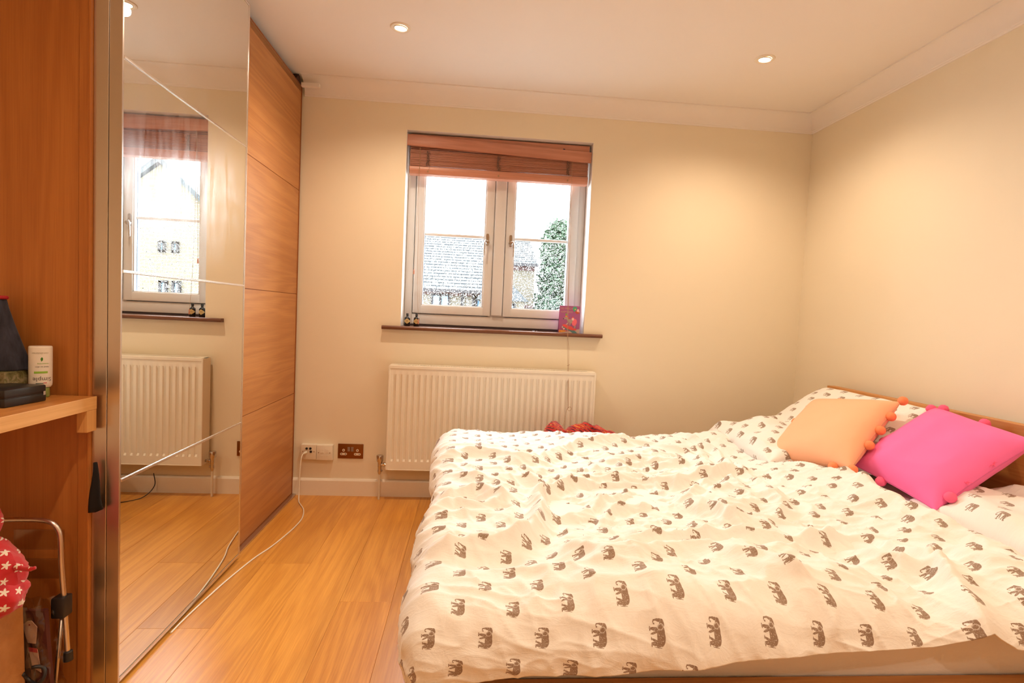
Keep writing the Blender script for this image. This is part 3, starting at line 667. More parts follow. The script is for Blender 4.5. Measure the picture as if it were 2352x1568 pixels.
# ------------------------------------------------------------------ cloth helpers
def fbm(x, y, s, o=0): return noise.fractal(Vector((x*s+o, y*s-o, o*.37)), 1.0, 2.0, 3)
def uvset(me, fn):
    uv = me.uv_layers.new(name='cloth')
    for l in me.loops: uv.data[l.index].uv = fn[l.vertex_index]
def grid_faces(nx, ny): return [(j*nx+i, j*nx+i+1, (j+1)*nx+i+1, (j+1)*nx+i) for j in range(ny-1) for i in range(nx-1)]
def vnoise(X, Y, seed, scale):
    """smooth value noise on numpy arrays"""
    rs = np.random.RandomState(seed); G = rs.rand(64, 64)*2-1
    x, y = X*scale+seed*1.7, Y*scale+seed*.9
    xi, yi = np.floor(x).astype(int), np.floor(y).astype(int); fx, fy = x-xi, y-yi
    fx, fy = fx*fx*fx*(fx*(fx*6-15)+10), fy*fy*fy*(fy*(fy*6-15)+10)
    g = lambda a, b: G[a % 64, b % 64]
    return (g(xi, yi)*(1-fx)+g(xi+1, yi)*fx)*(1-fy)+(g(xi, yi+1)*(1-fx)+g(xi+1, yi+1)*fx)*fy
def ridged(X, Y, seed, scale, sharp=1.0): return 1-np.abs(vnoise(X, Y, seed, scale))**sharp*1.6

# ------------------------------------------------------------------ bed
bed = empty('double_bed', (.95, 1.9, 0)); bed.location = (0, 0, 0)
tag(bed, 'oak double bed frame with a low plain headboard against the right wall', 'bed')
obj('headboard', bx(1.950, 1.992, 1.035, 2.744, .02, .803, bev=.0015), M_oak_bed, bed)
obj('side_rail', bx(-.070, 1.950, 1.062, 1.098, .09, .332, bev=.0015), M_oak_bed_x, bed)
obj('side_rail', bx(-.070, 1.950, 2.706, 2.742, .09, .332, bev=.0015), M_oak_bed_x, bed)
obj('foot_rail', bx(-.100, -.070, 1.045, 2.744, .03, .36, bev=.0015), M_oak_bed, bed)
for x in (-.04, .95):
    for y in (1.12, 2.68): obj('leg', bx(x-.025, x+.025, y-.02, y+.02, .0, .12, bev=.002), M_oak_bed, bed)
obj('slat_base', bx(-.068, 1.948, 1.10, 2.704, .285, .305), M_oak_bed, bed)
M_sheet = NT('fitted_sheet'); _v = M_sheet.coord(); M_sheet.set(Base_Color=(.93, .88, .85), Roughness=.9, Sheen_Weight=.2)
M_sheet.bump(M_sheet.noise(M_sheet.map(_v, (1, 1, 2.5)), 9, 4, .5, .4), .25, .012); M_sheet = M_sheet.m
bm = nb(); box(bm, -.055, 1.935, 1.1005, 2.7035, .306, .500, bev=.035, seg=5)
obj('mattress', bm, M_sheet, smooth=60, label='thick mattress in a plain pale fitted sheet, below the duvet', cat='mattress')
bm = nb()
for cx, w_ in ((.455, .05), (.94, .04)):
    n = 10
    vs = [[bm.verts.new((cx-w_+2*w_*i/n, 1.0985-.004*math.sin(j*1.6+i*.7)-.0015, .333+j*.006*max(0, math.sin(math.pi*i/n))**.7)) for i in range(n+1)] for j in range(4)]
    for j in range(3):
        for i in range(n): bm.faces.new((vs[j][i], vs[j][i+1], vs[j+1][i+1], vs[j+1][i]))
bmesh.ops.solidify(bm, geom=bm.faces[:], thickness=.0012)
# ------------------------------------------------------------------ duvet
bm.free()
def seg_dist(X, Y, P):
    D = np.full(X.shape, 9.); S = np.zeros(X.shape); T = np.zeros(X.shape); n = len(P)-1
    for k in range(n):
        ax, ay = P[k]; bx_, by = P[k+1]; dx, dy = bx_-ax, by-ay; L = dx*dx+dy*dy
        t = np.clip(((X-ax)*dx+(Y-ay)*dy)/L, 0, 1); qx, qy = X-(ax+t*dx), Y-(ay+t*dy); d = np.hypot(qx, qy)
        m = d < D; D = np.where(m, d, D); sg = np.sign(dx*qy-dy*qx); S = np.where(m, sg, S); T = np.where(m, (k+t)/n, T)
    return D, S, T
HX = [-.2, -.033, .092, .229, .416, .607, .805, .987, 1.10, 1.153, 1.273, 1.8]
HZ = [.362, .384, .400, .414, .434, .450, .455, .462, .478, .458, .448, .44]
EY = [.8, 1.0, 1.28, 1.45, 1.60, 1.87, 2.05, 2.15, 2.30, 2.75]; EX = [1.60, 1.55, 1.475, 1.470, 1.460, 1.470, 1.420, 1.36, 1.330, 1.320]
def make_duvet():
    xs_, ys_, ye_, r, r2, zt = -.045, 1.075, 2.655, .062, .085, .500
    us = np.concatenate([np.linspace(-.33, -.0, 84)[:-1], np.linspace(0, 1.78, 400)])      # arclength from the foot-side bend
    vs = np.concatenate([np.linspace(-.30, 0, 76)[:-1], np.linspace(0, ye_-ys_, 330)[:-1], np.linspace(ye_-ys_, ye_-ys_+.26, 60)])
    Ug, Vg = np.meshgrid(us, vs)
    nx, ny = len(us), len(vs)
    du = np.minimum(Ug, 0); dv = np.minimum(Vg, 0); dw = np.maximum(Vg-(ye_-ys_), 0)
    # hem: the front skirt is only as long as the photograph shows; squeeze its arclength
    xf = xs_+np.maximum(Ug, 0)
    hem = np.interp(xf, HX, HZ); arc = r2*math.pi/2; full = arc+(zt-r2-hem)
    dv = dv*(full/.30)
    outx = du; outy = dv+dw
    rho = np.hypot(outx, outy)+1e-9
    ax, ay = outx/rho, outy/rho
    rr = np.where(np.abs(outx) > np.abs(outy), r, r2)
    rr = np.where(rho > 1e-6, r*ax*ax+r2*ay*ay, r)
    th = np.minimum(rho/rr, math.pi/2)
    hor = rr*np.sin(th); ver = rr*(1-np.cos(th))+np.maximum(rho-rr*math.pi/2, 0)
    tuck = np.maximum(ver-.10, 0)*.22
    BX = xs_+np.maximum(Ug, 0)+(hor-tuck)*ax
    BY = ys_+np.clip(Vg, 0, ye_-ys_)+(hor-tuck)*ay
    BZ = zt-ver
    NX_, NY_, NZ_ = ax*np.sin(th), ay*np.sin(th), np.cos(th)
    # fabric coordinates used for folds (continue over the bends)
    X = xs_+Ug; Y = ys_+dv+np.clip(Vg, 0, ye_-ys_)+dw
    wX = X+.018*vnoise(X, Y, 3, 6); wY = Y+.018*vnoise(X, Y, 4, 6)
    H = np.zeros(X.shape)
    # broad filling
    H += .026*vnoise(X, Y, 11, 2.1)+.016*vnoise(X, Y, 12, 4.5)+.030*np.clip(rho*0+1, 0, 1)*np.clip(np.minimum(Y-1.0, 2.75-Y)*6, 0, 1)
    for (cx, cy, sx, sy, h) in BUMPS: H += h*np.exp(-(((X-cx)/sx)**2+((Y-cy)/sy)**2))
    for P, h, wd in FOLDS:
        P = [(a, b-.02) for a, b in P]
        D, S, T = seg_dist(wX, wY, P)
        fade = np.clip(np.minimum(T, 1-T)*5+.25, 0, 1)
        w_ = wd*(.62+.55*(S > 0))
        e = np.exp(-(np.sqrt((D/w_)**2+.015)-.12)*1.5)
        H += h*1.15*fade*(e-.35*np.exp(-((D-wd*1.25)/(wd*.6))**2))
    # finer gathers running mostly across the bed, stronger in the middle and at the edges
    rx, ry = X*.8+.35*Y+.05*vnoise(X, Y, 21, 3), Y+.10*vnoise(X, Y, 22, 2.2)
    cen = .35+.65*np.exp(-(((X-.75)/.55)**2+((Y-1.75)/.5)**2))
    H += .016*cen*(ridged(rx*.45, ry, 31, 9, .8)-.3)
    H += .010*cen*(ridged(rx*.5, ry*1.1, 32, 17, .8)-.3)
    qx, qy = X+.4*Y, Y-.5*X
    H += .008*(.3+cen)*(ridged(qx, qy*.5, 33, 13, .7)-.3)
    H += .0060*(.35+cen)*(ridged(X*.9+.55*Y, Y*.30-.2*X, 61, 24, .6)-.25)
    H += .0052*(.35+cen)*(ridged(X*.35-.2*Y, Y*1.1+.25*X, 62, 30, .6)-.25)
    H += .0016*vnoise(X, Y, 35, 45)
    # skirts: vertical drapes
    sk = np.clip(rho/.12, 0, 1)
    H = H*(1-.45*np.clip(rho/.2, 0, 1))
    H += sk*(.011*vnoise(X*1.0, Y*.15, 41, 11)*np.abs(ay)+.017*vnoise(X*.12, Y, 42, 8.5)*np.abs(ax)+.006*vnoise(X*.2, Y, 43, 21)*np.abs(ax))
    H = np.where(rho > .01, np.maximum(H, -.012), np.maximum(H, -.012))
    # head end closes down to the sheet
    ex = np.interp(BY, EY, EX)+.012*vnoise(X, Y, 51, 7); t = np.clip((BX-(ex-.06))/.11, 0, 1)
    roll = (1-np.sqrt(np.clip(1-t*t, 0, 1)))*(.075+H)
    PX, PY, PZ = BX+NX_*H, BY+NY_*H, BZ+NZ_*H-roll
    co = np.stack([PX, PY, PZ], -1).reshape(-1, 3)
    me = bpy.data.meshes.new('duvet'); me.from_pydata(co.tolist(), [], grid_faces(nx, ny)); me.update()
    fabric = np.stack([X, Y], -1).reshape(-1, 2)
    uv = me.uv_layers.new(name='cloth'); li = np.zeros(len(me.loops), dtype=np.int32); me.loops.foreach_get('vertex_index', li)
    uv.data.foreach_set('uv', fabric[li].astype(np.float32).ravel())
    # drop what would lie under the sheet at the head
    bm = bmesh.new(); bm.from_mesh(me)
    kill = [v for v in bm.verts if v.co.x > np.interp(v.co.y, EY, EX)+.055]
    bmesh.ops.delete(bm, geom=kill, context='VERTS'); bm.to_mesh(me); bm.free()
    o = obj('duvet', me, M_duvet, smooth=True, label='crumpled white duvet printed with small grey-brown elephants, spread over the bed', cat='duvet')
    m = o.modifiers.new('cloth', 'SOLIDIFY'); m.thickness = .004; m.offset = -1
    return o
BUMPS = [(1.26, 2.60, .13, .16, .045), (.25, 1.10, .5, .16, .030), (.75, 1.12, .4, .16, .030), (1.30, 1.10, .25, .25, .02), (.08, 2.45, .22, .25, .035), (.20, 1.60, .3, .1, .01), (.75, 2.45, .6, .2, .012),
         (1.33, 1.80, .15, .40, .055), (1.30, 1.25, .12, .2, .015), (1.18, 1.45, .10, .2, -.02), (.95, 1.9, .2, .2, .02), (.28, 1.92, .1, .12, -.025), (.33, 1.62, .1, .1, -.02), (1.20, 2.35, .12, .2, -.03), (1.15, 1.15, .06, .12, -.02)]
FOLDS = [([(-0.09,2.09),(-0.02,2.17),(0.07,2.19),(0.13,2.17),(0.21,2.12),(0.3,2.13)],0.03,0.05),([(-0.05,1.94),(0.06,1.89),(0.15,1.78)],0.015,0.03),([(-0.09,1.73),(-0.04,1.76),(0.04,1.78),(0.11,1.7),(0.15,1.68)],0.022,0.04),([(-0.08,1.58),(-0.03,1.67),(0.02,1.66),(0.09,1.66),(0.14,1.68)],0.02,0.035),([(-0.06,1.57),(0.04,1.61),(0.1,1.61)],0.012,0.03),([(-0.08,1.4),(-0.02,1.43),(0.07,1.43),(0.13,1.46)],0.012,0.04),([(-0.08,1.29),(-0.03,1.31),(0.04,1.33),(0.09,1.34),(0.13,1.36),(0.18,1.42)],0.035,0.07),([(0.13,1.36),(0.18,1.42),(0.21,1.51),(0.24,1.62),(0.26,1.75)],0.035,0.04),([(0.26,1.78),(0.27,1.75),(0.3,1.78),(0.35,1.86),(0.47,1.89),(0.59,1.9),(0.68,1.85)],0.03,0.05),([(0.25,2.06),(0.36,2.22),(0.48,2.33),(0.59,2.38),(0.76,2.45),(0.89,2.44)],0.025,0.06),([(0.18,1.96),(0.26,1.88),(0.36,1.94),(0.53,1.96),(0.72,1.96)],0.022,0.05),([(0.24,1.56),(0.32,1.59),(0.39,1.62),(0.47,1.71),(0.59,1.83)],0.02,0.04),([(0.23,1.31),(0.28,1.26),(0.34,1.22),(0.46,1.21)],0.02,0.05),([(0.41,1.53),(0.48,1.64),(0.56,1.66),(0.61,1.65)],0.018,0.03),([(0.55,1.95),(0.68,1.9),(0.78,1.9),(0.95,2.0),(1.02,2.03),(1.11,1.98)],0.03,0.045),([(0.75,1.76),(0.9,1.92),(0.99,2.0)],0.018,0.03),([(0.6,2.17),(0.75,2.19),(0.93,2.15),(1.02,2.03)],0.018,0.04),([(0.63,1.78),(0.71,1.76),(0.76,1.65),(0.8,1.54),(0.93,1.5)],0.022,0.04),([(0.91,1.52),(1.04,1.66),(1.06,1.78),(1.1,1.95)],0.015,0.04),([(0.41,1.33),(0.5,1.33),(0.61,1.37),(0.74,1.4),(0.88,1.4),(1.09,1.43)],0.028,0.045),([(0.42,1.22),(0.52,1.26),(0.62,1.26),(0.74,1.24),(0.83,1.27),(0.92,1.28)],0.02,0.05),([(0.6,1.23),(0.69,1.18),(0.72,1.14),(0.74,1.1)],0.025,0.06),([(1.05,2.63),(1.16,2.43),(1.12,2.15),(1.12,2.01)],0.02,0.03),([(0.87,2.4),(1.01,2.35),(1.03,2.1)],0.015,0.03),([(1.05,1.35),(1.06,1.27),(1.14,1.21),(1.13,1.13),(1.09,1.04),(1.05,0.98)],0.035,0.06),([(0.96,1.39),(1.06,1.43),(1.19,1.48)],0.02,0.04),([(1.19,1.48),(1.2,1.38),(1.19,1.29),(1.25,1.31)],0.015,0.03),([(1.19,1.29),(1.14,1.2),(1.14,1.17)],0.015,0.03),([(1.4,1.89),(1.39,1.69),(1.43,1.5),(1.45,1.43),(1.49,1.35),(1.5,1.28)],0.03,0.09)]
INK = srgb(150, 124, 102)
M_duvet = elephant_cloth('elephant_duvet_cotton', (.93, .90, .85), INK)
M_pillowcase = elephant_cloth('elephant_pillow_cotton', (.93, .90, .85), INK, size=1.0)
make_duvet()

# ------------------------------------------------------------------ pillows and cushions
def pillow_mesh(lx, ly, T, n=96, seed=1, wr=.006, pinch=.05, power=.5, edge=.0, slump=0):
    u = np.sin(np.linspace(-math.pi/2, math.pi/2, n)); v = u.copy(); Ug, Vg = np.meshgrid(u, v)
    shp = (np.clip(1-np.abs(Ug)**3.2, 0, 1)*np.clip(1-np.abs(Vg)**3.2, 0, 1))**power
    X = lx/2*Ug*(1-pinch*(1-Vg**2)); Y = ly/2*Vg*(1-pinch*(1-Ug**2))
    W = wr*(vnoise(X, Y, seed, 7)+.6*vnoise(X, Y, seed+1, 16))+wr*.9*(ridged(X+.3*Y, Y*.6, seed+2, 9)-.4)
    rad = np.clip(np.minimum(1-np.abs(Ug), 1-np.abs(Vg))*6, 0, 1)
    out = []; fac = []; uvs = []
    for sgn in (1, -1):
        Z = sgn*(T/2*shp*(1+.0*Ug)+edge*rad)+W*rad
        base = len(out); out += np.stack([X, Y, Z], -1).reshape(-1, 3).tolist(); uvs += np.stack([X+.3*(sgn < 0), Y], -1).reshape(-1, 2).tolist()
        g = grid_faces(n, n); fac += [tuple(base+i for i in (f if sgn > 0 else f[::-1])) for f in g]
    me = bpy.data.meshes.new('pillow'); me.from_pydata(out, [], fac); me.update(); uvset(me, uvs)
    bm = bmesh.new(); bm.from_mesh(me); bmesh.ops.remove_doubles(bm, verts=bm.verts, dist=.0004); bm.to_mesh(me); bm.free()
    return me
def frame_from(corners):
    """corners: near-low, near-high, far-high, far-low -> matrix with x up the slope, y along the far direction"""
    a, b, c, d = [Vector(p) for p in corners]
    o = (a+b+c+d)/4; x = ((b+c)-(a+d)).normalized(); y = ((c+d)-(a+b)); y = (y-x*y.dot(x)).normalized(); z = x.cross(y)
    m = Matrix((x, y, z)).transposed().to_4x4(); m.translation = o; return m
def place(o, m): o.matrix_world = m; return o
def tilt(cx, cy, cz, pitch, yaw=0, roll=0):
    return Matrix.Translation((cx, cy, cz)) @ Matrix.Rotation(R(yaw), 4, 'Z') @ Matrix.Rotation(R(-pitch), 4, 'Y') @ Matrix.Rotation(R(roll), 4, 'X')
def bed_pillow(m, lab, seed, lx=.48, ly=.72, T=.15, wr=.007):
    t = empty('pillow'); tag(t, lab, 'pillow', 'elephant print pillows'); t.matrix_world = m
    obj('pillowcase', pillow_mesh(lx, ly, T, seed=seed, wr=wr, pinch=.02, power=.40, edge=.004), M_pillowcase, t, smooth=True)
    return t
bed_pillow(tilt(1.555, 2.47, .560, 8, 3), 'elephant-print pillow lying flat at the far head corner of the bed, under the peach cushion', 5, .52, .56, .14, .022)
bed_pillow(tilt(1.775, 2.365, .662, 34, 0), 'elephant-print pillow leaning on the headboard behind the peach cushion', 9, .42, .82, .13, .008)
bed_pillow(tilt(1.775, 1.375, .535, 6, -4), 'elephant-print pillow lying flat at the near head end, right of the pink cushion', 15, .42, .74, .12, .016)
def pom(bm_seed, r):
    bm = nb(); bmesh.ops.create_icosphere(bm, subdivisions=3, radius=r)
    rs = random.Random(bm_seed)
    for v in bm.verts: v.co *= 1+rs.uniform(-.05, .05)
    me = bpy.data.meshes.new('pompom'); bm.to_mesh(me); bm.free(); return me
def velvet(name, col, sheen):
    t = NT(name); t.set(Base_Color=col, Roughness=.85, Sheen_Weight=.7, Sheen_Roughness=.4, Sheen_Tint=sheen)
    c = t.coord(); t.bump(t.math('ADD', t.noise(c, 14, 4, .5, .5), t.math('MULTIPLY', t.noise(c, 900, 2), .06)), .3, .004); return t.m
def throw_cushion(m, s, T, col, pomcol, poms, lab, name_pom='pompom', seed=3, threads=()):
    t = empty('cushion'); tag(t, lab, 'cushion'); t.matrix_world = m
    mv = velvet('velvet_'+str(seed), col, (*[min(1, c*1.0+.15) for c in col], 1))
    obj('cover', pillow_mesh(s, s, T, seed=seed, wr=.004, pinch=.045, power=.55), mv, t, smooth=True)
    bm = nb(); P = []
    n = 24
    def edge(k, f):                     # f in -1..1 along edge k
        p = {0: (-1, f), 1: (f, -1), 2: (1, f), 3: (f, 1)}[k]
        return Vector((s/2*p[0]*(1-.045*(1-p[1]**2)), s/2*p[1]*(1-.045*(1-p[0]**2)), 0))
    for k, rng in ((1, (-1, 1)), (2, (-1, 1)), (3, (1, -1)), (0, (1, -1))):
        for i in range(n): P.append(edge(k, rng[0]+(rng[1]-rng[0])*i/n))
    tube(bm, P, .0016, 6, closed=True); obj('seam', bm, velvet('seam_'+str(seed), tuple(c*.75 for c in col), (1, .6, .5, 1)), t, smooth=True, label='stitched seam')
    pm = pom(seed, .0185); pmm = velvet('pompom_'+str(seed), pomcol, (*pomcol, 1)); pm.materials.append(pmm)
    for q in pm.polygons: q.use_smooth = True
    for k, f, dz in poms:
        e = edge(k, f); e += e.normalized()*.010; e.z += dz
        obj('pompom', pm, None, t, loc=e)
    for k, f in threads:                # places where a pompom came off: a tuft of threads
        e = edge(k, f); bm = nb(); rs = random.Random(int(f*50)+k)
        for i in range(9):
            a = rs.uniform(0, 6.28); L = rs.uniform(.010, .020)
            q = e+Vector((0, 0, .012)); tube(bm, [q, q+Vector((math.cos(a)*L*.5, math.sin(a)*L*.5, .006)), q+Vector((math.cos(a)*L, math.sin(a)*L, .002))], [.0012, .0010, .0005], 5)
        obj('thread_tuft', bm, pmm, t, label='loose tuft of pink threads')
    return t
kp = .945
mp = frame_from([tuple(c*kp + (0, 0, 1.1114*(1-kp))[i] for i, c in enumerate(p)) for p in [(1.576, 2.037, .532), (1.879, 2.168, .791), (1.761, 2.566, .729), (1.457, 2.436, .47)]])
mp.translation += Vector((0, 0, .012))
throw_cushion(mp, .405, .14, srgb(255, 190, 148), srgb(252, 150, 100),
    [(1, -.97, .0), (1, -.30, .0), (1, .12, .0), (1, .52, .0), (2, -.98, .0), (0, -.62, .004), (0, .98, .0), (0, .45, -.004), (3, .2, 0), (2, .35, -.01), (3, -.5, 0)],
    'peach velvet cushion with orange pompoms leaning on the far pillows', seed=3)
k_ = .885
mq = frame_from([tuple(c*k_ + (0, 0, 1.1114*(1-k_))[i] for i, c in enumerate(p)) for p in [(1.784, 1.863, .423), (2.138, 1.832, .699), (2.141, 2.279, .746), (1.787, 2.311, .47)]])
mq.translation += Vector((0.0, -.01, .020))
throw_cushion(mq, .405, .15, srgb(255, 118, 184), srgb(252, 106, 150),
    [(1, -.66, .014), (2, -.05, .0), (0, .98, .0), (0, .2, -.004), (3, -.2, 0), (2, .8, 0), (3, .9, 0)],
    'bright pink velvet cushion with pink pompoms, leaning beside the peach cushion', seed=6, threads=((1, -.32), (1, .22)))

# ------------------------------------------------------------------ red patterned cloth behind the bed
t = NT('red_tartan'); v = t.coord(); v1 = t.map(v, (1, 1, 1), rot=(0, R(20), R(14)))
wv = t.new('ShaderNodeTexWave', wave_type='BANDS', bands_direction='DIAGONAL'); t.put(wv.inputs['Vector'], v1); wv.inputs['Scale'].default_value = 22; wv.inputs['Distortion'].default_value = 4; wv.inputs['Detail'].default_value = 3
nz = t.noise(v, 30, 3, .6)
t.set(Base_Color=t.mix(t.ramp(wv.outputs[0], [(.55, 0), (.7, 1)]), srgb(196, 44, 38), t.ramp(nz, [(.35, srgb(40, 26, 44)), (.5, srgb(120, 30, 40)), (.62, srgb(214, 140, 60))])), Roughness=.85, Sheen_Weight=.3); M_tartan = t.m
n = 70; m_ = 30; V = []
for j in range(m_):
    for i in range(n):
        u = i/(n-1); a = j/(m_-1)*2*math.pi
        x = .40+u*.50; top = np.interp(u, [0, .08, .15, .22, .30, .45, .6, .8, 1], [.40, .500, .545, .525, .498, .535, .528, .500, .44])
        half = .055+.02*math.sin(u*9)
        yy = 2.885-half*math.cos(a)*.95+.008*math.sin(u*23+a*2); zz = top*(.5+.5*math.sin(a))**.55 if math.sin(a) > -1 else 0
        r_ = .010*(math.sin(u*41+a*3)+.6*math.sin(u*17-a*5))*(.3+.7*max(0, math.sin(a)))
        V.append((x+.006*math.sin(a*3), yy+r_, max(.002, zz+r_*.55-.005)))
F = [(j*n+i, j*n+i+1, ((j+1) % m_)*n+i+1, ((j+1) % m_)*n+i) for j in range(m_-1) for i in range(n-1)]
me = bpy.data.meshes.new('red_blanket'); me.from_pydata(V, [], F); me.update()
obj('red_blanket', me, M_tartan, smooth=True, label='red and black patterned blanket heaped between the bed and the radiator', cat='blanket')

# ------------------------------------------------------------------ desk shelf and the things on it
ds = empty('desk_shelf', (0, 0, 0)); tag(ds, 'thick oak shelf with a pale front edge fixed beside the wardrobe end, at the left', 'shelf')
obj('board', bx(-1.655, -1.0125, .80, 1.529, .8030, .8372, bev=.0008), M_oak_h2, ds)
obj('front_edge', bx(-1.0124, -1.0095, .80, 1.5295, .8028, .8376, bev=.0006), M_oak_light, ds, label='pale oak edging')
obj('support_post', bx(-1.0365, -1.0100, 1.493, 1.529, .7440, .8025, bev=.0008), M_oak_v2, ds, label='short pale oak block under the shelf end')
def lotion(loc):
    t = empty('lotion_bottle', loc, R(36)); t.scale = (1, 1, .93); tag(t, 'white lotion bottle standing upside down on its cap, green print, on the oak shelf', 'bottle')
    w_, d_ = .0245, .0185
    bm = nb(); lathe(bm, [(0, .027), (.85, .028), (.97, .033), (1.0, .040), (1.0, .139), (.985, .143), (.93, .145), (0, .1455)], 40); bmesh.ops.scale(bm, vec=(w_, d_, 1), verts=bm.verts)
    obj('body', bm, M_lotion, t, smooth=40)
    bm = nb(); lathe(bm, [(0, 0), (.0175, 0), (.019, .002), (.0185, .026), (0, .027)], 28); obj('cap', bm, plain('green_cap', srgb(150, 172, 96), .4), t, smooth=40, label='flip cap')
    G = plain('print_green', srgb(150, 196, 70), .5, noise_amt=0); K = plain('print_grey', srgb(110, 104, 96), .5, noise_amt=0); G2 = plain('print_leaf', srgb(62, 132, 40), .5, noise_amt=0); Rr = plain('print_red', srgb(206, 70, 84), .5, noise_amt=0); T_ = plain('print_teal', srgb(52, 84, 78), .5, noise_amt=0)
    def wrap(me, z, mat, flip=True, x_off=0):
        for v in me.vertices:                              # lettering wrapped round the oval body, upside down
            x, y, zz = v.co
            xx = (x+x_off); 
            if flip: xx, y = -xx, -y
            a = xx/w_*.95; v.co = (w_*1.012*math.sin(a), -d_*1.012*math.cos(a)-.0002-zz*.3, z+y)
        me.update(); obj('print', me, mat, t)
    bs = .72
    wrap(text_mesh('Simple', .0165, .0002), .0570, K, x_off=-.026)
    wrap(text_mesh('kind to skin', .0062, .0002), .0810+.008, K, x_off=-.018); wrap(text_mesh('moisturising', .0050, .0002), .0975, G, x_off=-.018)
    wrap(text_mesh('conditioner', .0080, .0002), .128, plain('print_pale', srgb(176, 166, 140), .5, noise_amt=0), x_off=-.018)
    def bar(x0, x1, z0, z1, mat):
        bm = nb(); n = 8; A = []
        for i in range(n+1):
            x = x0+(x1-x0)*i/n; a = x/w_*.95
            A.append((bm.verts.new((w_*1.012*math.sin(a), -d_*1.012*math.cos(a)-.0002, z0)), bm.verts.new((w_*1.012*math.sin(a), -d_*1.012*math.cos(a)-.0002, z1))))
        for i in range(n): bm.faces.new((A[i][0], A[i+1][0], A[i+1][1], A[i][1]))
        obj('print', bm, mat, t)
    bar(-.014, .016, .0685, .0745, G); bar(-.010, .006, .0395, .0415, T_); bar(.006, .014, .0405, .0425, Rr)
    bm = nb(); pts = [(0, -.006), (.003, -.002), (.0035, .003), (.001, .007), (-.002, .002)]
    vv = []
    for x, z in pts: a = (x+.002)/w_*.95; vv.append(bm.verts.new((w_*1.012*math.sin(a), -d_*1.012*math.cos(a)-.0003, .108+z)))
    bm.faces.new(vv); obj('print', bm, G2, t)
    return t
M_lotion = plain('lotion_plastic', (.86, .80, .70), .32, noise_amt=0)
lotion((-1.128, 1.495, .8377))
bm = nb(); kc = empty('black_case', (-1.136, 1.393, .8377), R(-5)); tag(kc, 'small black hinged case lying on the oak shelf in front of the patterned boxes', 'case')
obj('lower_shell', bx(-.058, .058, -.058, .054, 0, .0205, bev=.003), M_blackplastic, kc, smooth=40); obj('lid', bx(-.058, .058, -.058, .054, .0218, .042, bev=.004), M_blackplastic, kc, smooth=40); obj('hinge_line', bx(-.056, .056, -.056, .052, .019, .0225), M_dark, kc)
obj('clasp', bx(.0575, .0595, .044, .050, .016, .026, bev=.0004), M_chrome, kc)
bm.free()
def pat(name, c1, c2, c3, sc):
    t = NT(name); v = t.coord(); n1 = t.noise(v, sc, 4, .6, 1.2); 
    t.set(Base_Color=t.ramp(n1, [(.36, c1), (.5, c2), (.62, c3)]), Roughness=.5); return t.m
obj('pink_box', bx(-.075, .075, -.045, .045, 0, .034, bev=.001), pat('pink_print', srgb(182, 74, 72), srgb(206, 110, 96), srgb(120, 90, 60), 34), loc=(-1.232, 1.492, .8377), rot=(0, 0, R(-8)), label='pinkish patterned box under the olive tin, on the oak shelf', cat='box')
obj('olive_tin', bx(-.078, .078, -.044, .044, 0, .036, bev=.002), pat('olive_print', srgb(74, 70, 34), srgb(110, 104, 60), srgb(150, 138, 104), 40), loc=(-1.236, 1.490, .8719), rot=(0, 0, R(-10)), label='olive patterned tin stacked on the pinkish box', cat='tin')
t = NT('denim'); v = t.coord(); t.set(Base_Color=t.ramp(t.noise(t.map(v, (8, 8, 1)), 9, 4, .6), [(.3, srgb(22, 22, 34)), (.7, srgb(54, 56, 72))]), Roughness=.85, Sheen_Weight=.2); M_denim = t.m
pc_ = empty('cloth_cone', (-1.235, 1.485, .9083)); pc_.scale = (1.12, 1, 1.35); tag(pc_, 'navy cloth pouch with a red drawn top, standing on the olive tin', 'pouch')
bm = nb(); n = 40; Rg = []
for z, r_ in ((0, .010), (0, .074), (.004, .077), (.03, .066), (.06, .053), (.09, .041), (.12, .030), (.135, .026), (.14, .012)):
    Rg.append([bm.verts.new(((r_*(1+.05*math.sin(5*a)+.03*math.sin(9*a+1))*math.cos(a)), .6*(r_*(1+.05*math.sin(5*a)+.03*math.sin(9*a+1))*math.sin(a)), z)) for a in [2*math.pi*i/n for i in range(n)]])
for A, B in zip(Rg, Rg[1:]):
    for i in range(n): bm.faces.new((A[i], A[(i+1) % n], B[(i+1) % n], B[i]))
bm.faces.new(Rg[-1]); bm.faces.new(Rg[0][::-1])
obj('pouch', bm, M_denim, pc_, smooth=True)
bm = nb(); bmesh.ops.create_torus if False else None
tube(bm, [(.027*math.cos(a), .6*.027*math.sin(a), .139) for a in [2*math.pi*i/24 for i in range(24)]], .0035, 8, closed=True); obj('drawn_rim', bm, plain('red_ribbon', srgb(176, 30, 44), .7), pc_, smooth=True, label='red rim')

# ------------------------------------------------------------------ under the shelf
t = NT('red_star_cloth'); uvn = t.new('ShaderNodeUVMap'); uvn.uv_map = 'cloth'; v = uvn.outputs[0]
vo = t.new('ShaderNodeTexVoronoi', voronoi_dimensions='2D', feature='F1'); t.put(vo.inputs['Vector'], v); vo.inputs['Scale'].default_value = 34; vo.inputs['Randomness'].default_value = .45
dlt = t.vec('SUBTRACT', t.vec('SCALE', v, scale=34.), t.vec('SCALE', vo.outputs['Position'], scale=34.)); sp = t.new('ShaderNodeSeparateXYZ'); t.put(sp.inputs[0], dlt)
rad_ = t.math('SQRT', t.math('ADD', t.math('MULTIPLY', sp.outputs[0], sp.outputs[0]), t.math('MULTIPLY', sp.outputs[1], sp.outputs[1]))); an = t.math('ARCTAN2', sp.outputs[1], sp.outputs[0])
lim = t.math('MULTIPLY_ADD', t.math('PINGPONG', t.math('MULTIPLY', an, 5/6.28318), .5), -.40, .29)
star = t.math('LESS_THAN', rad_, lim)
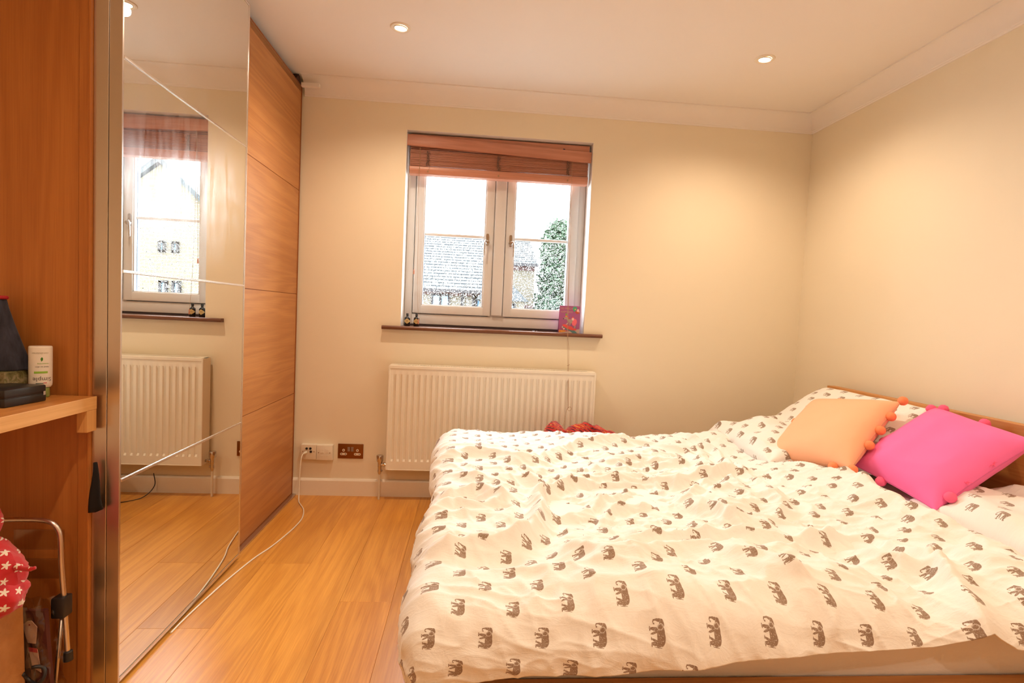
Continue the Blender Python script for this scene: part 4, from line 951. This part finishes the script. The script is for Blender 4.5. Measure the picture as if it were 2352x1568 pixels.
t.set(Base_Color=t.mix(star, srgb(190, 14, 22), (.80, .70, .55)), Roughness=.8, Sheen_Weight=.3); M_star = t.m
def blob(P, r, seed, nu=60, nv=48, sq=(1, 1, 1)):
    V = []; U = []
    for j in range(nv):
        ph = math.pi*j/(nv-1)
        for i in range(nu+1):
            a = 2*math.pi*i/nu; d = Vector((math.sin(ph)*math.cos(a), math.sin(ph)*math.sin(a), math.cos(ph)))
            k = 1+.16*noise.noise(d*1.6+Vector((seed, 0, 0)))+.10*(1-abs(noise.noise(d*3.1+Vector((0, seed, 0)))))+.02*noise.noise(d*9)
            V.append((P[0]+d.x*r[0]*k, P[1]+d.y*r[1]*k, P[2]+d.z*r[2]*k)); U.append((.76*d.x*r[0]+.65*d.y*r[1]+seed*.1, d.z*r[2]*.95-.2*d.x*r[0]+.25*d.y*r[1]))
    return V, grid_faces(nu+1, nv), U
rb = empty('star_scarf', (0, 0, 0)); tag(rb, 'red cloth with white stars bundled on top of the brown paper bag, under the shelf', 'scarf')
def starpart(name, P, r, seed):
    V, F, U = blob(P, r, seed); me = bpy.data.meshes.new(name); me.from_pydata(V, [], F); me.update(); uvset(me, U); obj(name, me, M_star, rb, smooth=True)
starpart('knot', (-1.140, 1.31, .560), (.046, .05, .062), 1.3); starpart('fold', (-1.122, 1.30, .445), (.082, .075, .080), 4.1); starpart('tail', (-1.108, 1.29, .400), (.085, .07, .048), 7.7)
bm = nb(); tube(bm, smooth_path([(-1.04, 1.30, .475), (-1.02, 1.295, .470), (-.995, 1.29, .471), (-.985, 1.29, .474)], 4), [.007]*4+[.0055]*5+[.004]*4, 8); 
me = bpy.data.meshes.new('tie'); bm.to_mesh(me); bm.free(); uvset(me, [(v.co.x, v.co.z) for v in me.vertices]); obj('tie', me, M_star, rb, smooth=True)
t = NT('kraft_paper'); v = t.coord(); t.set(Base_Color=t.ramp(t.noise(v, 9, 4, .6), [(.3, srgb(166, 108, 54)), (.7, srgb(200, 142, 80))]), Roughness=.8); t.bump(t.noise(v, 12, 4, .5, 1), .4, .01); M_kraft = t.m
bm = nb(); box(bm, -1.30, -1.088, 1.235, 1.40, .0006, .392, bev=.004)
for v in bm.verts:
    if v.co.z > .2: v.co.x -= .010 if v.co.x > -1.1 else 0
obj('paper_bag', bm, M_kraft, label='brown paper carrier bag standing on the floor under the red starred cloth', cat='bag')
# clear packet with a tag
t = NT('clear_film'); tr = t.new('ShaderNodeBsdfTransparent'); gl = t.new('ShaderNodeBsdfGlossy'); gl.inputs['Roughness'].default_value = .12; mx = t.new('ShaderNodeMixShader'); lw_ = t.new('ShaderNodeLayerWeight'); lw_.inputs[0].default_value = .5
tr.inputs[0].default_value = (.88, .86, .84, 1); t.put(mx.inputs[0], t.math('MULTIPLY_ADD', t.math('POWER', lw_.outputs['Facing'], 3), .4, .09)); t.put(mx.inputs[1], tr.outputs[0]); t.put(mx.inputs[2], gl.outputs[0]); t.t.links.new(mx.outputs[0], t.out.inputs[0])
M_film = t.m
ck = empty('clear_packet', (0, 0, 0)); tag(ck, 'clear plastic packet with white tags inside, standing beside the paper bag', 'packet')
bm = nb(); n = 14; sl_ = -.03
def film(bm, x0, x1, z0, z1, y):
    vs = [[bm.verts.new((x0+(x1-x0)*i/n+sl_*(z1-z)/(z1-z0)*-1.2, y+.006*math.sin(i*1.3+j)+.004*math.sin(j*2.1-i), z)) for i in range(n+1)] for j, z in enumerate([z0+(z1-z0)*k/16 for k in range(17)])]
    for j in range(16):
        for i in range(n): bm.faces.new((vs[j][i], vs[j][i+1], vs[j+1][i+1], vs[j+1][i]))
film(bm, -1.155, -1.058, .004, .315, 1.405); film(bm, -1.155, -1.058, .004, .315, 1.452)
obj('film', bm, M_film, ck, smooth=True)
bm = nb(); prism(bm, [(-1.152, .30), (-1.138, .30), (-1.095, .01), (-1.115, .01)], 1.418, 1.440, 'y'); obj('dark_strip', bm, plain('dark_strip', srgb(44, 26, 22), .6), ck)
bm = nb(); prism(bm, [(-1.130, .295), (-1.118, .295), (-1.076, .01), (-1.092, .01)], 1.420, 1.438, 'y'); obj('grey_strip', bm, plain('grey_strip', srgb(128, 100, 78), .5), ck)
bm = nb(); prism(bm, [(-1.112, .293), (-1.066, .293), (-1.045, .01), (-1.070, .01)], 1.425, 1.438, 'y'); obj('backing_card', bm, plain('backing', srgb(88, 40, 36), .6), ck)
M_tag = plain('tag_paper', srgb(206, 178, 160), .6, noise_amt=.03, nscale=200)
bm = nb(); prism(bm, [(-1.112, .262), (-1.100, .272), (-1.090, .272), (-1.077, .256), (-1.080, .212), (-1.099, .214)], 1.4155, 1.417, 'y'); tg = obj('tag', bm, M_tag, ck, label='white paper tag')
bm = nb(); prism(bm, [(-1.0945+.0022*math.cos(a), .262+.0022*math.sin(a)) for a in [math.pi*i/5 for i in range(10)]], 1.4148, 1.4153, 'y'); obj('eyelet', bm, plain('eyelet_red', srgb(140, 40, 30), .6), tg)
bm = nb(); prism(bm, [(-1.097, .200), (-1.076, .196), (-1.067, .135), (-1.088, .150)], 1.4155, 1.417, 'y'); lb = obj('tag', bm, M_tag, ck, label='lower white label')
bm = nb(); prism(bm, [(-1.0972, .203), (-1.0758, .199), (-1.0752, .188), (-1.0957, .192)], 1.4148, 1.4154, 'y'); obj('red_band', bm, plain('label_red', srgb(176, 48, 60), .6), lb)
bm = nb(); c_ = Vector((-1.068, 1.395, .142)); tube(bm, [c_+Vector((.025*math.cos(a), .006*math.sin(a*2), .022*math.sin(a))) for a in [R(100)-R(300)*i/20 for i in range(21)]], .0045, 10)
obj('hook', bm, M_blackplastic, ck, smooth=True, label='black plastic hook')
# folding frame of aluminium tube
ff = empty('folding_trolley', (0, 0, 0)); tag(ff, 'aluminium tube handle of a folding trolley with black joints, leaning on the wardrobe end', 'trolley')
M_tube = plain('satin_tube', (.75, .70, .66), .3, 1, 0)
bm = nb(); tube(bm, smooth_path([(-1.26, 1.47, .510), (-1.17, 1.47, .514), (-1.115, 1.47, .514), (-1.083, 1.47, .508), (-1.066, 1.47, .490), (-1.060, 1.47, .462), (-1.0560, 1.468, .40), (-1.046, 1.466, .28), (-1.0375, 1.464, .17), (-1.036, 1.464, .15)], 6), .0062, 12)
obj('tube_handle', bm, M_tube, ff, smooth=True)
bm = nb(); box(bm, -1.069, -1.036, 1.448, 1.482, .257, .312, bev=.004); obj('joint', bm, M_blackplastic, ff, smooth=40)
bm = nb(); lathe(bm, [(0, 0), (.0115, 0), (.0105, .024), (.0068, .027), (0, .027)], 16, M=Matrix.Translation((-1.0355, 1.464, .136))); obj('end_cap', bm, M_blackplastic, ff, smooth=40)
bm = nb(); tube(bm, [(-1.052, 1.466, .262), (-1.062, 1.463, .13), (-1.070, 1.46, .001)], .005, 10); tube(bm, [(-1.25, 1.47, .51), (-1.25, 1.47, .001)], .0062, 10); obj('strut', bm, M_tube, ff, smooth=True)
bm = nb()
for z in (.42, .34):
    box(bm, -1.20, -1.075, 1.500, 1.506, z, z+.055, bev=.001)
obj('plastic_sleeve', bm, M_film, label='clear plastic sleeves leaning behind the trolley handle', cat='sleeve'); 
bm = nb(); bmesh.ops.create_uvsphere(bm, u_segments=24, v_segments=14, radius=1, matrix=Matrix.Translation((-.945, 1.155, .236)) @ Matrix.Diagonal((.048, .05, .036, 1)))
box(bm, -.99, -.90, 1.12, 1.19, .0005, .225, bev=.01)
obj('white_bin', bm, plain('white_bin', (.82, .78, .70), .5), smooth=60, label='white rounded lid of a slim bin at the bottom left edge', cat='bin')

# ------------------------------------------------------------------ outside the window
def brick(name, c1, c2, mortar, sc=1.0, axis='xz'):
    t = NT(name); c = t.coord(); s_ = t.new('ShaderNodeSeparateXYZ'); t.put(s_.inputs[0], c); cb_ = t.new('ShaderNodeCombineXYZ'); t.put(cb_.inputs[0], s_.outputs[0 if axis == 'xz' else 1]); t.put(cb_.inputs[1], s_.outputs[2])
    b = t.new('ShaderNodeTexBrick'); t.put(b.inputs['Vector'], cb_.outputs[0]); b.inputs['Scale'].default_value = 1; b.inputs['Brick Width'].default_value = .225; b.inputs['Row Height'].default_value = .075; b.inputs['Mortar Size'].default_value = .008
    b.inputs['Color1'].default_value = (*c1, 1); b.inputs['Color2'].default_value = (*c2, 1); b.inputs['Mortar'].default_value = (*mortar, 1); t.set(Base_Color=b.outputs[0], Roughness=.9); return t.m
M_ybrick = brick('yellow_brick', (.088, .073, .048), (.078, .062, .040), (.085, .078, .068))
M_rbrick = plain('red_brick', (.062, .030, .025), .9, noise_amt=.1)
M_slate = plain('slate', (.0150, .0180, .0205), .7, noise_amt=.12, nscale=6)
M_timber = plain('dark_timber', (.010, .007, .008), .8)
M_farglass = plain('far_glass', srgb(90, 120, 140), .1, noise_amt=.05)
def slates(name, parent, x0, x1, y0, z0, y1, z1, cut=None):
    L = math.hypot(y1-y0, z1-z0); dy, dz = (y1-y0)/L, (z1-z0)/L; V = []; F = []; n = int(L/.19); rs = random.Random(5)
    for r_ in range(n+1):
        a, b = r_*.19, min(L, r_*.19+.23); x = x0-(.15 if r_ % 2 else 0)
        while x < x1:
            xa, xb = max(x0, x+.004), min(x1, x+.296); x += .30
            if xb-xa < .02: continue
            l = .022+rs.uniform(0, .006); k = len(V)
            for (s, h) in ((a, l), (b, .006)):
                for xx in (xa, xb): V.append((xx, y0+dy*s-dz*h, z0+dz*s+dy*h))
            for xx in (xa, xb): V.append((xx, y0+dy*a, z0+dz*a))
            F += [(k, k+1, k+3, k+2), (k+4, k+5, k+1, k)]
    me = bpy.data.meshes.new(name); me.from_pydata(V, [], F); me.update(); return obj(name, me, M_slate, parent, kind='stuff')
def casement(parent, x0, x1, y, z0, z1, lights=2):
    f = nb(); box(f, x0, x1, y-.04, y+.03, z0, z0+.05); box(f, x0, x1, y-.04, y+.03, z1-.05, z1); box(f, x0, x0+.05, y-.04, y+.03, z0, z1); box(f, x1-.05, x1, y-.04, y+.03, z0, z1)
    for i in range(1, lights): c = x0+(x1-x0)*i/lights; box(f, c-.03, c+.03, y-.04, y+.03, z0, z1)
    fr_ = obj('window', f, M_timber, parent); obj('pane', bx(x0+.04, x1-.04, y-.005, y+.005, z0+.04, z1-.04), M_farglass, fr_)
h1 = empty('house', (0, 0, 0)); tag(h1, 'yellow brick house with a large slate roof, filling the left window pane', 'house')
obj('wall', bx(-7, .93, 14.0, 20, -2.8, 1.70), M_ybrick, h1); obj('brick_band', bx(-7, .935, 13.985, 14.0, 1.53, 1.66), M_rbrick, h1)
obj('roof_deck', (lambda b: [prism(b, [(13.8, 1.66), (17.0, 3.45), (20.2, 1.66)], -7.2, 1.0, 'x'), b][-1])(nb()), M_timber, h1)
slates('roof_slates', h1, -7.2, 1.0, 13.72, 1.66, 17.0, 3.46)
obj('gutter', bx(-7.2, 1.0, 13.66, 13.74, 1.60, 1.68), M_timber, h1)
casement(h1, -1.04, -.56, 13.97, .9, 1.56); casement(h1, .10, .45, 13.97, .9, 1.54, 1); obj('timber_post', bx(-.27, -.20, 13.95, 14.0, -2.8, 1.6), M_timber, h1); casement(h1, -2.6, -2.0, 13.97, .9, 1.56); obj('downpipe', bx(-.60+.62, -.55+.62, 13.9, 13.98, -2.8, 1.6), M_timber, h1)
h2 = empty('house', (0, 0, 0)); tag(h2, 'taller yellow brick house end with a slate roof, left of the tree', 'house')
obj('wall', bx(.945, 1.67, 14.35, 19, -2.8, 2.50), M_ybrick, h2); obj('brick_band', bx(.945, 1.675, 14.335, 14.35, 2.30, 2.46), M_rbrick, h2); obj('brick_band', bx(.945, 1.675, 14.335, 14.35, 1.30, 1.38), M_rbrick, h2)
obj('roof_deck', (lambda b: [prism(b, [(14.2, 2.46), (16.4, 3.36), (18.6, 2.46)], 1.005, 1.72, 'x'), b][-1])(nb()), M_timber, h2)
slates('roof_slates', h2, 1.005, 1.72, 14.12, 2.46, 16.4, 3.38); obj('gutter', bx(1.005, 1.74, 14.06, 14.13, 2.40, 2.47), M_timber, h2)
h3 = empty('porch', (0, 0, 0)); tag(h3, 'low gabled porch with a slate roof in front of the two yellow brick houses', 'porch')
obj('wall', bx(.2, 1.22, 12.4, 13.4, -2.8, 1.45), M_ybrick, h3); obj('roof', (lambda b: [prism(b, [(.1, 1.42), (.62, 2.05), (1.32, 1.42)], 12.2, 13.6, 'y'), b][-1])(nb()), M_slate, h3); casement(h3, .86, 1.02, 12.38, .95, 1.36, 1)
h4 = empty('house', (0, 0, 0)); tag(h4, 'pale brick gable house seen only in the mirror reflection of the window', 'house')
obj('wall', (lambda b: [prism(b, [(3.6, -2.8), (8.5, -2.8), (8.5, 1.0), (4.75, 3.95), (3.6, 2.91)], 12.0, 18, 'y'), b][-1])(nb()), M_ybrick, h4)
obj('roof', (lambda b: [prism(b, [(3.5, 2.83), (4.75, 3.98), (8.7, .85), (8.7, .97), (4.75, 4.12), (3.5, 2.95)], 11.9, 18, 'y'), b][-1])(nb()), M_slate, h4)
for x in (4.35, 4.62):
    casement(h4, x, x+.14, 11.98, 2.10, 2.34, 1); casement(h4, x-.05, x+.12, 11.98, 1.20, 1.5, 1)
def leaves(name, parent, blobs, n, seed, mat, size):
    rs = random.Random(seed); V = []; F = []; tot = sum(r[0]*r[1]*r[2] for _, r in blobs)
    for c, r in blobs:
        for _ in range(int(n*r[0]*r[1]*r[2]/tot)):
            d = Vector((rs.gauss(0, 1), rs.gauss(0, 1), rs.gauss(0, 1))).normalized()*rs.uniform(.35, 1.05)
            p = Vector((c[0]+d.x*r[0], c[1]+d.y*r[1], c[2]+d.z*r[2])); a = Vector((rs.uniform(-1, 1), rs.uniform(-1, 1), rs.uniform(-.5, .5))).normalized(); b = a.cross(Vector((rs.uniform(-1, 1), rs.uniform(-1, 1), rs.uniform(-1, 1)))).normalized(); s = size*rs.uniform(.6, 1.3); k = len(V)
            V += [tuple(p-a*s), tuple(p-b*s*.5), tuple(p+a*s), tuple(p+b*s*.5)]; F.append((k, k+1, k+2, k+3))
    me = bpy.data.meshes.new(name); me.from_pydata(V, [], F); me.update(); obj(name, me, mat, parent, kind='stuff')
def leafm(name, c1, c2):
    t = NT(name); v = t.coord(); t.set(Base_Color=t.mix(t.noise(v, 3, 4, .7), c1, c2), Roughness=.6, Subsurface_Weight=0.0, Transmission_Weight=0.0); return t.m
tr1 = empty('tree', (2.6, 14.2, -2.8)); tr1.location = (0, 0, 0); tag(tr1, 'tall fresh green tree at the right edge of the window view', 'tree')
leaves('foliage', tr1, [((2.55, 14.6, 2.9), (.72, .8, .85)), ((2.42, 14.5, 2.2), (.66, .8, .7)), ((2.75, 14.7, 2.4), (.7, .8, .9)), ((2.55, 14.6, 1.4), (.88, .8, .8)), ((2.3, 14.6, 3.45), (.36, .4, .34))], 26000, 1, leafm('leaf_fresh', (.020, .040, .021), (.040, .068, .034)), .06)
bm = nb(); tube(bm, smooth_path([(2.8, 14.7, -2.8), (2.75, 14.65, -.5), (2.7, 14.6, 1.5), (2.6, 14.6, 3.0)], 4), [.16]*4+[.12]*4+[.07]*5, 10); obj('trunk', bm, M_timber, tr1)
tr2 = empty('shrub', (0, 0, 0)); tag(tr2, 'rounded darker green bush below the tall tree, low in the right pane', 'shrub')
leaves('foliage', tr2, [((1.95, 12.6, 1.05), (.52, .45, .48)), ((2.5, 12.6, .8), (.6, .5, .5)), ((2.1, 12.6, .2), (.7, .5, .7))], 16000, 2, leafm('leaf_dark', (.011, .026, .015), (.026, .047, .025)), .05)
bm = nb(); tube(bm, [(2.1, 12.6, -2.8), (2.1, 12.6, .8)], .08, 8); obj('trunk', bm, M_timber, tr2)
obj('ground_outside', bx(-14, 16, 4.2, 26, -2.9, -2.8), plain('paving', (.22, .22, .21), .9), kind='structure')
